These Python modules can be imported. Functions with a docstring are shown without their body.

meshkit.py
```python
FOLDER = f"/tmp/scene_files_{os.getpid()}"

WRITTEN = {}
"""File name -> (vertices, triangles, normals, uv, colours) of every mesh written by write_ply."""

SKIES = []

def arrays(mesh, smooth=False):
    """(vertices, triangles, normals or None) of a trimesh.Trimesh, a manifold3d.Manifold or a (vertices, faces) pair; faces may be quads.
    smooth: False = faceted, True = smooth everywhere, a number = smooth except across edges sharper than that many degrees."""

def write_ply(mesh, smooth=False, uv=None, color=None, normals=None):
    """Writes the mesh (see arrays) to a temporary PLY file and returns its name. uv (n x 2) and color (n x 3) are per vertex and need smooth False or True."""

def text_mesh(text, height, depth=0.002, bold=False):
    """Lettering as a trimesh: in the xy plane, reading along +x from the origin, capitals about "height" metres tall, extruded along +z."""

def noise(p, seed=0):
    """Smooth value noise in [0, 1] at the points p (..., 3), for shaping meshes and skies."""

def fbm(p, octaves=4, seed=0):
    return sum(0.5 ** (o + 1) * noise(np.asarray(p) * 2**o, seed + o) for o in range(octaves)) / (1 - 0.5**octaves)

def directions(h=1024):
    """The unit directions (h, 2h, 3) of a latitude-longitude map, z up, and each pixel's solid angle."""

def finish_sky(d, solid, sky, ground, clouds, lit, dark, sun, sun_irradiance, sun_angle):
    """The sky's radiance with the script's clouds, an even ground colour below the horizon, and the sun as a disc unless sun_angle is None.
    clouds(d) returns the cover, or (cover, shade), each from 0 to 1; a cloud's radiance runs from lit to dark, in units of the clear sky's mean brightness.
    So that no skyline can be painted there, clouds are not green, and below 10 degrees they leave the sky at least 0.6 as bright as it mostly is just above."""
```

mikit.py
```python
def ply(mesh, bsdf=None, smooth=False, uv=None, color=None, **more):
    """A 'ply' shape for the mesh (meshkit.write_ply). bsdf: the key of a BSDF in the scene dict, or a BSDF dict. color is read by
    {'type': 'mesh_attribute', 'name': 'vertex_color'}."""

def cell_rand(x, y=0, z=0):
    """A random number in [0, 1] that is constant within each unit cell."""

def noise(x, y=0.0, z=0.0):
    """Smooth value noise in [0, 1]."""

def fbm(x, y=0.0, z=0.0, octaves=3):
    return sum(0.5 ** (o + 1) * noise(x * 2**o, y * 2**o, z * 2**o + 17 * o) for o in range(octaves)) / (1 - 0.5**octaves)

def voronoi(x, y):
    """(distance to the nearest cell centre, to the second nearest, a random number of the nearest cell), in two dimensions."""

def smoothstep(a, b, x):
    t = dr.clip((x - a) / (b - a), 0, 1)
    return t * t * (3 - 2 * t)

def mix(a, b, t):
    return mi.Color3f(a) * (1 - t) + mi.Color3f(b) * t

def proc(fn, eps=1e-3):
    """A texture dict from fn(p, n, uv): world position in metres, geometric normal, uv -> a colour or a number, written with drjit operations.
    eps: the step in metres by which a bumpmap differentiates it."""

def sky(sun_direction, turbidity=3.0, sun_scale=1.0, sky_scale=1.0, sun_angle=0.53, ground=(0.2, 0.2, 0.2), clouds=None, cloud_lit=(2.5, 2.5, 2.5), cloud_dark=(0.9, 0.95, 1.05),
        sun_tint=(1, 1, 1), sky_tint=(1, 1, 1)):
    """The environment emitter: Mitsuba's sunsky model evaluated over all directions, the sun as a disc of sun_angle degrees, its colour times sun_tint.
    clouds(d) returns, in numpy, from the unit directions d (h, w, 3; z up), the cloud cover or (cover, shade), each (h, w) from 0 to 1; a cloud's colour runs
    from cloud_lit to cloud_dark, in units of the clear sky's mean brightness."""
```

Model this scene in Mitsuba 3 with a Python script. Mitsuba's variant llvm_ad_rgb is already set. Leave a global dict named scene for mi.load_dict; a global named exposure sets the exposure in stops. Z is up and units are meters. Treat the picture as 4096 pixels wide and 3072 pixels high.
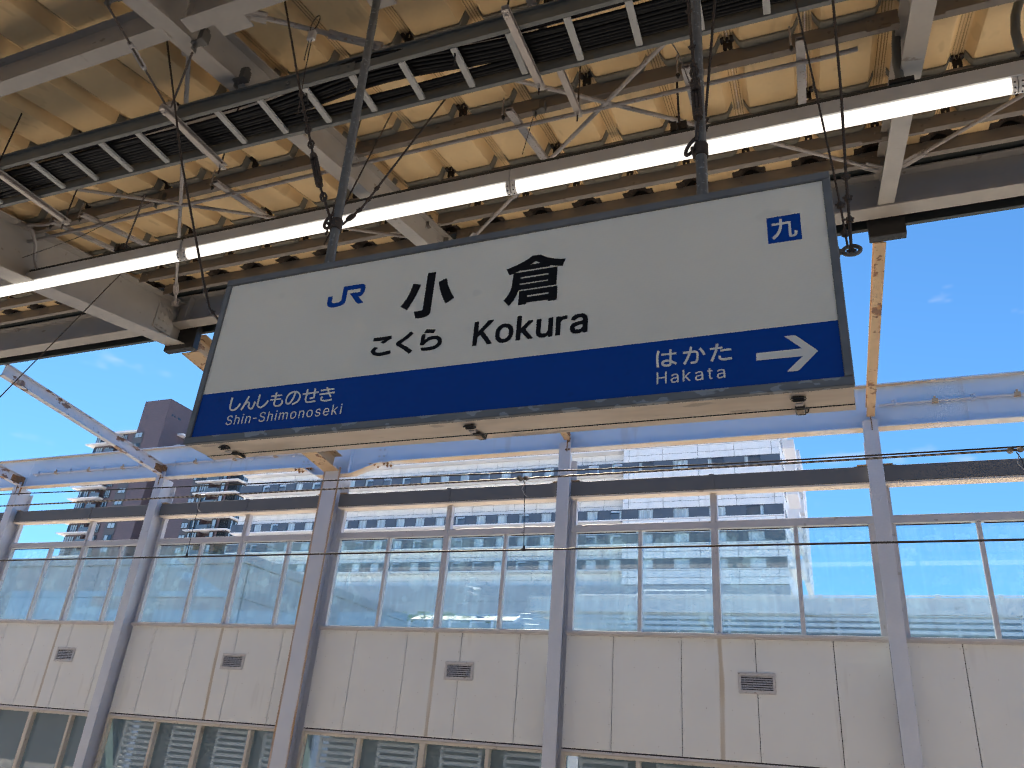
import math, json, random
import numpy as np, trimesh, mitsuba as mi, drjit as dr
from shapely.geometry import Polygon
import mikit, meshkit
from mikit import proc, noise, fbm, voronoi, cell_rand, smoothstep, mix
random.seed(7)
RNG = np.random.default_rng(11)
T = mi.ScalarTransform4f

# ------------------------------------------------------------------ camera, sky, exposure
scene, labels = {}, {}
EYE = [0.0, 0.0, 1.6]
FWD = [-0.36916719, 0.82269163, 0.43231247]
UP = [0.09676248, -0.42861769, 0.89828943]
scene['camera'] = {'type': 'perspective', 'fov': 66.0568, 'fov_axis': 'x', 'near_clip': 0.05, 'far_clip': 4000.0,
                   'to_world': T().look_at(origin=EYE, target=[EYE[i] + FWD[i] for i in range(3)], up=UP)}


def clouds(d):
    el = np.degrees(np.arcsin(np.clip(d[..., 2], -1, 1)))
    n = meshkit.fbm(d * np.array([7, 7, 16]), 5, 3)
    low = np.clip((11 - el) / 6, 0, 1)
    c = np.clip((n - 0.58 + 0.06 * low) / 0.12, 0, 1) * low
    wisp = np.clip((meshkit.fbm(d * np.array([15, 15, 40]), 5, 9) - 0.70) / 0.1, 0, 1) * 0.25
    return np.maximum(c, wisp), 0.15 * n


scene['sky'] = mikit.sky([-0.36, 0.34, 0.87], turbidity=2.0, sky_tint=(0.465, 0.77, 0.935), clouds=clouds,
                         cloud_lit=(2.2, 2.25, 2.3))
exposure = 2.8

# ------------------------------------------------------------------ helpers
_used = {}


def fresh(key):
    n = _used.get(key, -1) + 1
    _used[key] = n
    return key if n == 0 else f'{key}_{n:03d}'


def thing(name, label, cat, group=None, kind=None):
    k = fresh(name)
    labels[k] = {'label': label}
    if kind:
        labels[k]['kind'] = kind
    if cat:
        labels[k]['category'] = cat
    if group:
        labels[k]['group'] = group
    return k


def part(parent, name, mesh, mat, smooth=False, label=None, kind=None, **kw):
    k = fresh(parent + '__' + name)
    scene[k] = mikit.ply(mesh, mat, smooth=smooth, **kw)
    if label or kind:
        labels[k] = {}
        if label:
            labels[k]['label'] = label
        if kind:
            labels[k]['kind'] = kind
    return k


def parts(parent, name, meshes, mat, **kw):
    return [part(parent, name, m, mat, **kw) for m in meshes]


def one(name, mesh, mat, label, cat, group=None, smooth=False, kind=None):
    k = thing(name, label, cat, group, kind)
    scene[k] = mikit.ply(mesh, mat, smooth=smooth)
    return k


def V(*a):
    return np.array(a, float)


def cat(*ms):
    ms = [m for m in (ms[0] if len(ms) == 1 and isinstance(ms[0], list) else ms)]
    return trimesh.util.concatenate(ms)


def box(x0, x1, y0, y1, z0, z1, bev=0.0):
    if bev:
        c = V((x0 + x1) / 2, (y0 + y1) / 2, (z0 + z1) / 2)
        h = V(x1 - x0, y1 - y0, z1 - z0) / 2
        pts = []
        for sx in (-1, 1):
            for sy in (-1, 1):
                for sz in (-1, 1):
                    s = V(sx, sy, sz)
                    for i in range(3):
                        q = s * (h - bev)
                        q[i] = s[i] * h[i]
                        pts.append(c + q)
        return trimesh.convex.convex_hull(np.array(pts))
    m = trimesh.creation.box((x1 - x0, y1 - y0, z1 - z0))
    m.apply_translation(((x0 + x1) / 2, (y0 + y1) / 2, (z0 + z1) / 2))
    return m


def frame(p0, p1, up=(0, 0, 1)):
    d = p1 - p0
    L = np.linalg.norm(d)
    d = d / L
    s = np.cross(d, up)
    s /= np.linalg.norm(s)
    u = np.cross(s, d)
    return d, s, u, L


def prism(sec, p0, p1, up=(0, 0, 1)):
    """extrudes the section (side, up) from p0 to p1"""
    p0, p1 = V(*p0), V(*p1)
    d, s, u, L = frame(p0, p1, up)
    m = trimesh.creation.extrude_polygon(sec if isinstance(sec, Polygon) else Polygon(sec), L, engine='earcut')
    M = np.eye(4)
    M[:3, 0], M[:3, 1], M[:3, 2], M[:3, 3] = s, u, d, p0
    if np.linalg.det(M[:3, :3]) < 0:
        m.apply_transform(M)
        m.invert()
    else:
        m.apply_transform(M)
    if m.volume < 0:
        m.invert()
    return m


def rect(w, h, a=0.0, b=0.0):
    return [(a - w / 2, b - h / 2), (a + w / 2, b - h / 2), (a + w / 2, b + h / 2), (a - w / 2, b + h / 2)]


def hsec(h, b, tw, tf, b0=0.0):
    """H section standing on b0"""
    f, w = b / 2, tw / 2
    return [(-f, b0), (f, b0), (f, b0 + tf), (w, b0 + tf), (w, b0 + h - tf), (f, b0 + h - tf), (f, b0 + h), (-f, b0 + h),
            (-f, b0 + h - tf), (-w, b0 + h - tf), (-w, b0 + tf), (-f, b0 + tf)]


def csec(h, b, t, b0=0.0, side=1):
    """C channel, web at 0, flanges towards +side"""
    q = [(0, b0), (b, b0), (b, b0 + t * 3), (b - t, b0 + t * 3), (b - t, b0 + t), (t, b0 + t), (t, b0 + h - t), (b - t, b0 + h - t), (b - t, b0 + h - 3 * t), (b, b0 + h - 3 * t), (b, b0 + h), (0, b0 + h)]
    return [(side * a, c) for a, c in q]


def tube(pts, r, n=8, closed=False, caps=True):
    P = np.array(pts, float)
    rr = np.broadcast_to(np.asarray(r, float), (len(P),))
    tan = np.gradient(P, axis=0)
    if closed:
        tan = np.roll(P, -1, 0) - np.roll(P, 1, 0)
    tan /= np.linalg.norm(tan, axis=1, keepdims=True)
    ref = V(0, 0, 1) if abs(tan[0][2]) < 0.9 else V(1, 0, 0)
    u = np.cross(tan[0], ref)
    u /= np.linalg.norm(u)
    vs = []
    for i in range(len(P)):
        u = u - tan[i] * (u @ tan[i])
        u /= np.linalg.norm(u)
        w = np.cross(tan[i], u)
        a = np.arange(n) * 2 * np.pi / n
        vs.append(P[i] + rr[i] * (np.cos(a)[:, None] * u + np.sin(a)[:, None] * w))
    vs = np.vstack(vs)
    f = []
    m = len(P)
    for i in range(m if closed else m - 1):
        j = (i + 1) % m
        for k in range(n):
            l = (k + 1) % n
            f += [(i * n + k, i * n + l, j * n + l), (i * n + k, j * n + l, j * n + k)]
    if caps and not closed:
        vs = np.vstack([vs, P[0], P[-1]])
        for k in range(n):
            l = (k + 1) % n
            f += [(m * n, l, k), (m * n + 1, (m - 1) * n + k, (m - 1) * n + l)]
    return trimesh.Trimesh(vs, f, process=False)


def rod(p0, p1, r, n=8):
    return tube([p0, p1], r, n)


def ring(c, axis_u, axis_v, R1, R2, r, n=20, k=7):
    a = np.arange(n) * 2 * np.pi / n
    return tube([V(*c) + R1 * math.cos(t) * V(*axis_u) + R2 * math.sin(t) * V(*axis_v) for t in a], r, k, closed=True)


def bolt(c, nrm, r=0.014, h=0.014):
    c, nrm = V(*c), V(*nrm)
    nrm = nrm / np.linalg.norm(nrm)
    return cat(rod(c - nrm * 0.002, c + nrm * h * 0.45, r, 10), rod(c, c + nrm * h, r * 0.62, 6))


def polyshape(rings, d, to):
    """rings of one glyph piece -> thin extruded mesh, to(u,v,w) -> world"""
    m = trimesh.creation.extrude_polygon(Polygon(rings[0], rings[1:]), d, engine='earcut')
    v = np.array([to(*q) for q in m.vertices])
    m = trimesh.Trimesh(v, m.faces, process=False)
    if m.volume < 0:
        m.invert()
    return m


# ------------------------------------------------------------------ materials
def mat(name, col, rough=0.5, metallic=0.0, spec=0.5, two=True, **kw):
    b = {'type': 'principled', 'base_color': {'type': 'rgb', 'value': list(col)} if not isinstance(col, dict) else col,
         'roughness': rough, 'metallic': metallic, 'specular': spec, **kw}
    scene[name] = {'type': 'twosided', 'b': b} if two else b


def speckle(c, amp=0.10, sc=6.0, dirt=(0.2, 0.16, 0.11), dth=0.70, dw=0.5, fine=60.0):
    """paint with faint tone patches and scattered dirt flecks"""
    def fn(p, n, uv):
        a = fbm(p.x * sc, p.y * sc, p.z * sc, 3)
        b = noise(p.x * fine, p.y * fine, p.z * fine)
        t = smoothstep(dth, dth + 0.08, fbm(p.x * sc * 2.3 + 5, p.y * sc * 2.3, p.z * sc * 2.3 + 9, 3)) * dw
        return mix(mi.Color3f(*c) * (1 + amp * (a - 0.5) * 2 + 0.05 * (b - 0.5)), dirt, t)
    return proc(fn)


mat('m_steel', speckle((0.345, 0.315, 0.275), 0.08, 5, (0.16, 0.12, 0.09), 0.74, 0.6), 0.45)
mat('m_steel_shaded', speckle((0.21, 0.18, 0.15), 0.06, 7, (0.10, 0.075, 0.05), 0.74, 0.5), 0.5)  # same paint as the rafters, darkened in colour to stand for shade
mat('m_tray', speckle((0.16, 0.165, 0.155), 0.06, 9), 0.5, 0.2)
mat('m_zinc', speckle((0.46, 0.42, 0.385), 0.14, 14, (0.3, 0.24, 0.18), 0.66, 0.6), 0.42, 0.55)
mat('m_clamp', (0.13, 0.125, 0.115), 0.5, 0.4)
mat('m_rung', speckle((0.40, 0.40, 0.375), 0.10, 20), 0.5, 0.1)
mat('m_dark', (0.022, 0.02, 0.018), 0.5)
mat('m_cable', (0.005, 0.005, 0.005), 0.4, spec=0.25)
mat('m_opposite', (0.22, 0.225, 0.235), 0.6)
mat('m_clip', speckle((0.035, 0.027, 0.02), 0.3, 40, (0.09, 0.05, 0.03), 0.62, 0.7), 0.6)
mat('m_fascia', (0.045, 0.052, 0.05), 0.5)
mat('m_rod', speckle((0.33, 0.30, 0.275), 0.12, 20, (0.2, 0.12, 0.07), 0.66, 0.6), 0.5)
mat('m_wire', speckle((0.05, 0.038, 0.03), 0.3, 60, (0.13, 0.07, 0.04), 0.6, 0.7), 0.55, 0.3)
mat('m_pole', speckle((0.145, 0.14, 0.13), 0.2, 30, (0.33, 0.34, 0.33), 0.66, 0.6, 160.0), 0.55, 0.35)
mat('m_lamp_body', (0.55, 0.55, 0.54), 0.4)
mat('m_plastic', (0.70, 0.69, 0.66), 0.35)
scene['m_tube'] = {'type': 'twosided', 'b': {'type': 'diffuse', 'reflectance': {'type': 'rgb', 'value': [0.8, 0.8, 0.8]}}}


def roof_fn(p, n, uv):
    r = (p.x + 0.425 + 0.03 * (p.y - 4.22)) / 0.53
    f = r - dr.floor(r + 0.5)                       # -0.5..0.5, 0 on the ridge line
    c = mi.Color3f(0.68, 0.495, 0.265) * (1 + 0.06 * (fbm(p.x * 3, p.y * 1.2, 0, 3) - 0.5) + 0.04 * (noise(p.x * 70, p.y * 70, p.z * 70) - 0.5))
    lines = mi.Float(0)
    for o in (-0.062, -0.022, 0.018, 0.052):
        w = 0.006 + 0.007 * noise(p.y * 2.2, dr.floor(r + 0.5) * 7 + o * 90)
        lines = dr.maximum(lines, (1 - smoothstep(w * 0.5, w, dr.abs(f - o))) * (0.25 + 0.75 * noise(p.y * 1.3, dr.floor(r + 0.5) * 3 + o * 200, 4)))
    c = mix(c, (0.13, 0.082, 0.04), lines * 0.85)
    spots = smoothstep(0.70, 0.78, fbm(p.x * 9, p.y * 4, 3, 3))
    return mix(c, (0.30, 0.21, 0.11), spots * 0.2)


mat('m_roof', proc(roof_fn), 0.65, spec=0.3)
mat('m_roof_edge', (0.20, 0.19, 0.155), 0.7)
mat('m_outside', (0.45, 0.46, 0.46), 0.6)

# sign
mat('m_sign_white', speckle((0.84, 0.775, 0.63), 0.05, 3.0, (0.58, 0.54, 0.45), 0.80, 0.25, 220.0), 0.42, spec=0.3)
mat('m_sign_blue', speckle((0.002, 0.055, 0.30), 0.05, 6, (0.008, 0.05, 0.20), 0.8, 0.3), 0.45, spec=0.15)
mat('m_sign_mark', (0.80, 0.755, 0.65), 0.35)
mat('m_sign_black', (0.005, 0.005, 0.006), 0.5, spec=0.15)


def frame_fn(p, n, uv):
    a = fbm(p.x * 9, p.y * 9, p.z * 14, 4)
    c = mi.Color3f(0.165, 0.165, 0.16) * (0.8 + 0.5 * a)
    bare = smoothstep(0.60, 0.64, fbm(p.x * 16 + 3, p.y * 16, p.z * 24, 3)) * (1 - smoothstep(2.80, 2.86, p.z))
    return mix(c, (0.34, 0.36, 0.37), bare * 0.7)


mat('m_sign_frame', proc(frame_fn), 0.5, 0.35)


def under_fn(p, n, uv):
    a = fbm(p.x * 2.2, p.y * 9, p.z * 9, 4)
    b = fbm(p.x * 7 + 4, p.y * 22, p.z * 8, 3)
    c = mix((0.78, 0.635, 0.475), (0.60, 0.475, 0.34), smoothstep(0.40, 0.75, a))
    return mix(c, (0.14, 0.105, 0.075), smoothstep(0.70, 0.80, b) * 0.35)


mat('m_sign_under', proc(under_fn), 0.5, 0.05)
mat('m_latch', (0.95, 0.74, 0.48), 0.18, 1.0)

# wall
mat('m_column', speckle((0.54, 0.555, 0.60), 0.05, 2.5, (0.30, 0.25, 0.20), 0.80, 0.4), 0.42)


def rustcol_fn(p, n, uv):
    c = mi.Color3f(0.54, 0.555, 0.60) * (1 + 0.10 * (fbm(p.x * 2, p.y * 2, p.z, 3) - 0.5))
    wob = 0.012 * (noise(p.z * 3.0, 3) - 0.5)
    e = dr.minimum(dr.abs(p.x + 8.05 + wob), dr.abs(p.x + 7.715 + wob))
    t = (1 - smoothstep(0.018, 0.045, e + 0.010 * (noise(p.z * 5, p.x * 40) - 0.5))) * (0.55 + 0.45 * noise(p.z * 2.2, 8))
    return mix(c, (0.36, 0.19, 0.065), t)


mat('m_rust_column', proc(rustcol_fn), 0.45)


def rusty(base, amount, sc=3.2):
    def fn(p, n, uv):
        a = fbm(p.x * sc, p.y * sc, p.z * sc * 1.6, 4)
        b = fbm(p.x * sc * 4, p.y * sc * 4, p.z * sc * 4, 3)
        c = mi.Color3f(*base) * (0.94 + 0.12 * b)
        t = smoothstep(0.56 - amount, 0.62 - amount * 0.6, a * 0.65 + b * 0.35)
        r = mix((0.36, 0.17, 0.06), (0.16, 0.075, 0.04), smoothstep(0.45, 0.65, b))
        return mix(c, r, t * 0.9)
    return proc(fn)


mat('m_cross', rusty((0.58, 0.585, 0.63), 0.0), 0.5)
mat('m_cross_stained', rusty((0.52, 0.36, 0.205), -0.02, 5.0), 0.5)
mat('m_rust', rusty((0.22, 0.12, 0.06), 0.12, 9.0), 0.7)


def topbeam_fn(p, n, uv):
    c = mi.Color3f(0.55, 0.635, 0.74) * (0.96 + 0.08 * fbm(p.x * 1.5, p.y * 2, p.z * 3, 3))
    run = smoothstep(0.64, 0.74, fbm(p.x * 7.0, 0, p.z * 0.6, 3)) * smoothstep(0.50, 0.66, fbm(p.x * 1.1, 3, 0, 2))
    under = dr.select(n.z < -0.5, 1.0, 0.0)  # downward faces: beige stain plus warm bounce light put into the colour
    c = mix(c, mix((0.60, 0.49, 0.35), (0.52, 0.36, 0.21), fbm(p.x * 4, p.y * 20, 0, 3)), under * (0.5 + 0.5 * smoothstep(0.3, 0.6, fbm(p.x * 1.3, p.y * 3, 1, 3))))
    return mix(c, (0.42, 0.30, 0.20), run * 0.22)


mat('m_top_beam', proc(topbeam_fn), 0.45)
mat('m_mid_beam', (0.125, 0.122, 0.12), 0.55)
mat('m_bounce_lit', speckle((0.62, 0.54, 0.44), 0.10, 5, (0.25, 0.18, 0.12), 0.72, 0.6), 0.6)  # colour stands for ground light bounced onto the mid beam underside
mat('m_sash', speckle((0.50, 0.485, 0.49), 0.05, 6), 0.4)
mat('m_sill', speckle((0.52, 0.49, 0.47), 0.06, 5, (0.25, 0.2, 0.15), 0.72, 0.5), 0.5)
mat('m_lower_sash', speckle((0.56, 0.50, 0.41), 0.12, 6, (0.2, 0.15, 0.1), 0.66, 0.6), 0.5)
MAIN = (-13.48, -9.68, -5.69, -1.605, 2.55)


def panel_fn(p, n, uv):
    c = mi.Color3f(0.695, 0.69, 0.655) * (0.97 + 0.06 * fbm(p.x * 1.2, 0, p.z * 1.2, 3) + 0.02 * (noise(p.x * 90, p.y * 90, p.z * 90) - 0.5))
    for xm in MAIN:
        wob = 0.05 * (noise(p.z * 1.1, xm) - 0.5)
        w = 0.032 + 0.016 * noise(p.z * 4, xm + 3)
        t = (1 - smoothstep(w * 0.35, w, dr.abs(p.x - xm - 0.02 + wob))) * (0.35 + 0.4 * noise(p.z * 3.0, xm + 9) + 0.15 * noise(p.x * 80, p.z * 3))
        c = mix(c, (0.38, 0.28, 0.155), t)
    drip = smoothstep(0.70, 0.82, fbm(p.x * 8, 5, p.z * 0.9, 3)) * 0.10
    return mix(c, (0.30, 0.25, 0.19), drip)


mat('m_panel', proc(panel_fn), 0.55)
mat('m_joint', (0.05, 0.042, 0.038), 0.8)
mat('m_vent', speckle((0.52, 0.49, 0.46), 0.1, 20, (0.2, 0.12, 0.07), 0.68, 0.6), 0.45, 0.3)


def dirt_fn(p, n, uv):
    s = fbm(p.x * 16 + 0.6 * noise(p.z * 3, p.x * 4), 1, p.z * 1.1, 3)
    b = fbm(p.x * 1.7, 7, p.z * 1.5, 3)
    spl = smoothstep(0.60, 0.70, fbm(p.x * 5 + 3, 2, p.z * 4, 4))
    return 0.03 + 0.08 * smoothstep(0.35, 0.75, s * 0.35 + b * 0.65) + 0.11 * spl * b


scene['m_film'] = {'type': 'principledthin', 'base_color': {'type': 'rgb', 'value': [0.50, 0.84, 0.92]}, 'roughness': 0.8, 'diff_trans': 1.5, 'spec_trans': 0.0}
scene['m_glass'] = {'type': 'blendbsdf', 'weight': proc(dirt_fn), 'a': {'type': 'thindielectric', 'int_ior': 1.52, 'specular_transmittance': {'type': 'rgb', 'value': [0.76, 0.92, 0.97]}}, 'b': {'type': 'ref', 'id': 'm_film'}}
scene['m_lower_glass'] = {'type': 'blendbsdf', 'weight': {'type': 'rgb', 'value': [0.17, 0.17, 0.17]}, 'a': {'type': 'thindielectric', 'int_ior': 1.55}, 'b': {'type': 'ref', 'id': 'm_film'}}
mat('m_line', (0.03, 0.026, 0.024), 0.4, 0.3)


def strand_fn(p, n, uv):
    return mi.Color3f(0.20, 0.17, 0.14) * (0.35 + 0.9 * smoothstep(0.2, 0.8, 0.5 + 0.5 * dr.sin((p.x + 0.8 * p.z) * 2 * math.pi / 0.085)))


mat('m_messenger', proc(strand_fn), 0.35, 0.5)
mat('m_interior', (0.15, 0.19, 0.235), 0.8)
mat('m_slat', (0.52, 0.57, 0.64), 0.5)

# far buildings
def siding_fn(p, n, uv):
    rib = dr.sin(p.z * 2 * math.pi / 0.11)
    c = mi.Color3f(0.83, 0.86, 0.88) * (0.97 + 0.05 * fbm(p.x * 0.4, 0, p.z * 0.5, 3))
    drip = smoothstep(0.64, 0.8, fbm(p.x * 1.6, 2, p.z * 0.35, 3)) * 0.22
    return mix(c * (0.93 + 0.07 * rib), (0.42, 0.41, 0.38), drip)


mat('m_siding', proc(siding_fn), 0.5)
mat('m_hotel_band', speckle((0.085, 0.105, 0.135), 0.12, 0.8), 0.3)
mat('m_hotel_side', speckle((0.74, 0.75, 0.76), 0.06, 0.5), 0.5)
mat('m_hotel_core', (0.34, 0.34, 0.35), 0.7)
mat('m_awning', (0.22, 0.21, 0.20), 0.6)
mat('m_hotel_podium', speckle((0.38, 0.42, 0.46), 0.05, 0.4), 0.5)
mat('m_hotel_ledge', (0.78, 0.78, 0.78), 0.5)
mat('m_hotel_soffit', (0.74, 0.74, 0.74), 0.6)
mat('m_dark_glass', (0.02, 0.035, 0.05), 0.08, spec=0.9)


def curtain_fn(p, n, uv):
    f = noise(p.x * 5.5, dr.floor(p.z / 3)) * 0.6 + noise(p.x * 17, 3) * 0.4
    return mi.Color3f(0.50, 0.60, 0.64) * (0.55 + 0.75 * f)


mat('m_curtain', proc(curtain_fn), 0.6)
scene['m_clear'] = {'type': 'thindielectric', 'int_ior': 1.5}
def brick_fn(c):
    def fn(p, n, uv):
        a = cell_rand(p.x / 0.6 + p.y / 0.6, 0, p.z / 0.25)
        return mi.Color3f(*c) * (0.93 + 0.10 * a + 0.06 * fbm(p.x * 0.2, p.y * 0.2, p.z * 0.1, 2))
    return proc(fn)
mat('m_tower_brown', brick_fn((0.115, 0.088, 0.098)), 0.6)
mat('m_tower_gray', brick_fn((0.09, 0.093, 0.10)), 0.6)
mat('m_tower_slab', (0.74, 0.73, 0.71), 0.6)
mat('m_tower_rail', (0.10, 0.13, 0.15), 0.12, spec=0.8)
mat('m_tower_frame', (0.03, 0.035, 0.04), 0.4)
mat('m_tower_glass', (0.30, 0.40, 0.46), 0.10, spec=0.9)
mat('m_gray_wall', speckle((0.31, 0.36, 0.39), 0.05, 0.7, (0.3, 0.31, 0.31), 0.7, 0.4), 0.6)
mat('m_white_trim', (0.74, 0.75, 0.76), 0.5)
mat('m_deck', speckle((0.62, 0.65, 0.67), 0.06, 0.8), 0.55)
mat('m_deck_slat', speckle((0.46, 0.48, 0.50), 0.10, 1.2), 0.5)
scene['m_leaf'] = {'type': 'principledthin', 'base_color': {'type': 'rgb', 'value': [0.11, 0.20, 0.045]}, 'roughness': 0.5, 'diff_trans': 0.7}
mat('m_stem', (0.12, 0.09, 0.05), 0.8)

# ground
mat('m_platform', speckle((0.44, 0.43, 0.41), 0.10, 2), 0.7)
mat('m_ballast', speckle((0.42, 0.37, 0.31), 0.25, 8), 0.9)
mat('m_ground', speckle((0.42, 0.41, 0.39), 0.15, 0.5), 0.9)
mat('m_concrete', speckle((0.42, 0.41, 0.39), 0.08, 1.5), 0.8)
mat('m_rail', (0.22, 0.16, 0.12), 0.35, 0.8)

# ------------------------------------------------------------------ ground, platform, track
def struct(name, mesh, m, label):
    return one(name, mesh, m, label, None, kind='structure')


struct('ground', box(-900, 900, -900, 1500, -1.75, -1.45), 'm_ground', 'flat city ground stretching to the horizon')
struct('platform', box(-90, 90, -5.9, 6.35, -1.2, 0.0), 'm_platform', 'concrete station platform under the canopy')
struct('track_bed', box(-90, 90, 6.36, 10.2, -1.45, -1.25), 'm_ballast', 'brown track bed between platform and wall')
for y in (7.36, 8.80):
    one('track_rail', prism([(-0.07, 0), (0.07, 0), (0.07, 0.02), (0.012, 0.04), (0.012, 0.12), (0.035, 0.125), (0.035, 0.16), (-0.035, 0.16), (-0.035, 0.125), (-0.012, 0.12), (-0.012, 0.04), (-0.07, 0.02)], (-90, y, -1.245), (90, y, -1.245)), 'm_rail',
        'brown steel running rail on the track bed', 'rail', 'rails of the track')
one('unseen_opposite_wall', box(-90, 90, -11.2, -10.9, -1.44, 6.3), 'm_opposite', 'unseen wall on the far side of the opposite track, raised and darkened to cut light from behind', 'wall')  # out of view; height and tone set to hold back light from behind

# ------------------------------------------------------------------ canopy roof
SL = 0.235
ZP = 5.343          # purlin tops / roof valleys at y=0
RB = 4.97           # rafter undersides at y=0
PITCH = 0.53
PUR = [3.30, 4.22, 5.08, 5.70, 6.126]


def zr(y):
    return ZP + SL * y


def ribx(k, y):
    return -0.425 + PITCH * k - 0.03 * (y - 4.22)


# roof sheet: one panel per rib pitch, valley + the two half ridges
roof = thing('canopy_roof', 'tan ribbed metal canopy roof over the platform, with stained seams', 'roof')
PROF = [(-0.5, 0.100), (-0.435, 0.100), (-0.415, 0.094), (-0.345, 0.016), (-0.325, 0.004), (-0.28, 0.0), (0.28, 0.0), (0.325, 0.004), (0.345, 0.016), (0.415, 0.094), (0.435, 0.100), (0.5, 0.100)]


def roof_panel(k):
    rows = []
    for y in (1.75, 3.30, 4.22, 5.08, 5.70, 6.22):
        dip = 0.0
        x0 = ribx(k, y) + PITCH / 2
        rows.append([(x0 + a * PITCH * 0.998, y, zr(y) + b + 0.003) for a, b in PROF])
    top = [[(x, y, z + 0.006) for x, y, z in r] for r in rows]
    n = len(PROF)
    v = np.array([q for r in rows + top for q in r])
    f = []
    m = len(rows)
    for i in range(m - 1):
        for j in range(n - 1):
            a = i * n + j
            f += [(a, a + n, a + n + 1), (a, a + n + 1, a + 1)]
            b = m * n + a
            f += [(b, b + n + 1, b + n), (b, b + 1, b + n + 1)]
    for i in range(m - 1):
        for j in (0, n - 1):
            a, b = i * n + j, m * n + i * n + j
            q = [(a, b, b + n), (a, b + n, a + n)]
            f += q if j == 0 else [t[::-1] for t in q]
    for i in (0, m - 1):
        for j in range(n - 1):
            a, b = i * n + j, m * n + i * n + j
            q = [(a, a + 1, b + 1), (a, b + 1, b)]
            f += q if i == 0 else [t[::-1] for t in q]
    return trimesh.Trimesh(v, f, process=False)


for k in range(-34, 9):
    part(roof, 'roof_panel', roof_panel(k), 'm_roof', smooth=30)
# foam closure lip that stands out where each sheet lands on a purlin
for j, y in enumerate(PUR[:4]):
    lips = []
    for k in range(-34, 9):
        x0 = ribx(k, y) + PITCH / 2
        pts = [(x0 + a * PITCH, b) for a, b in PROF[2:10]]
        sec = [(x, b - 0.006) for x, b in pts] + [(x, b - 0.020) for x, b in pts[::-1]]
        lips.append(prism(sec, (0, y - 0.075, zr(y - 0.075) + 0.004), (0, y - 0.004, zr(y - 0.004) + 0.004)))
    part(roof, 'closure_strip', cat(lips), 'm_roof_edge', kind='stuff')
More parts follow.
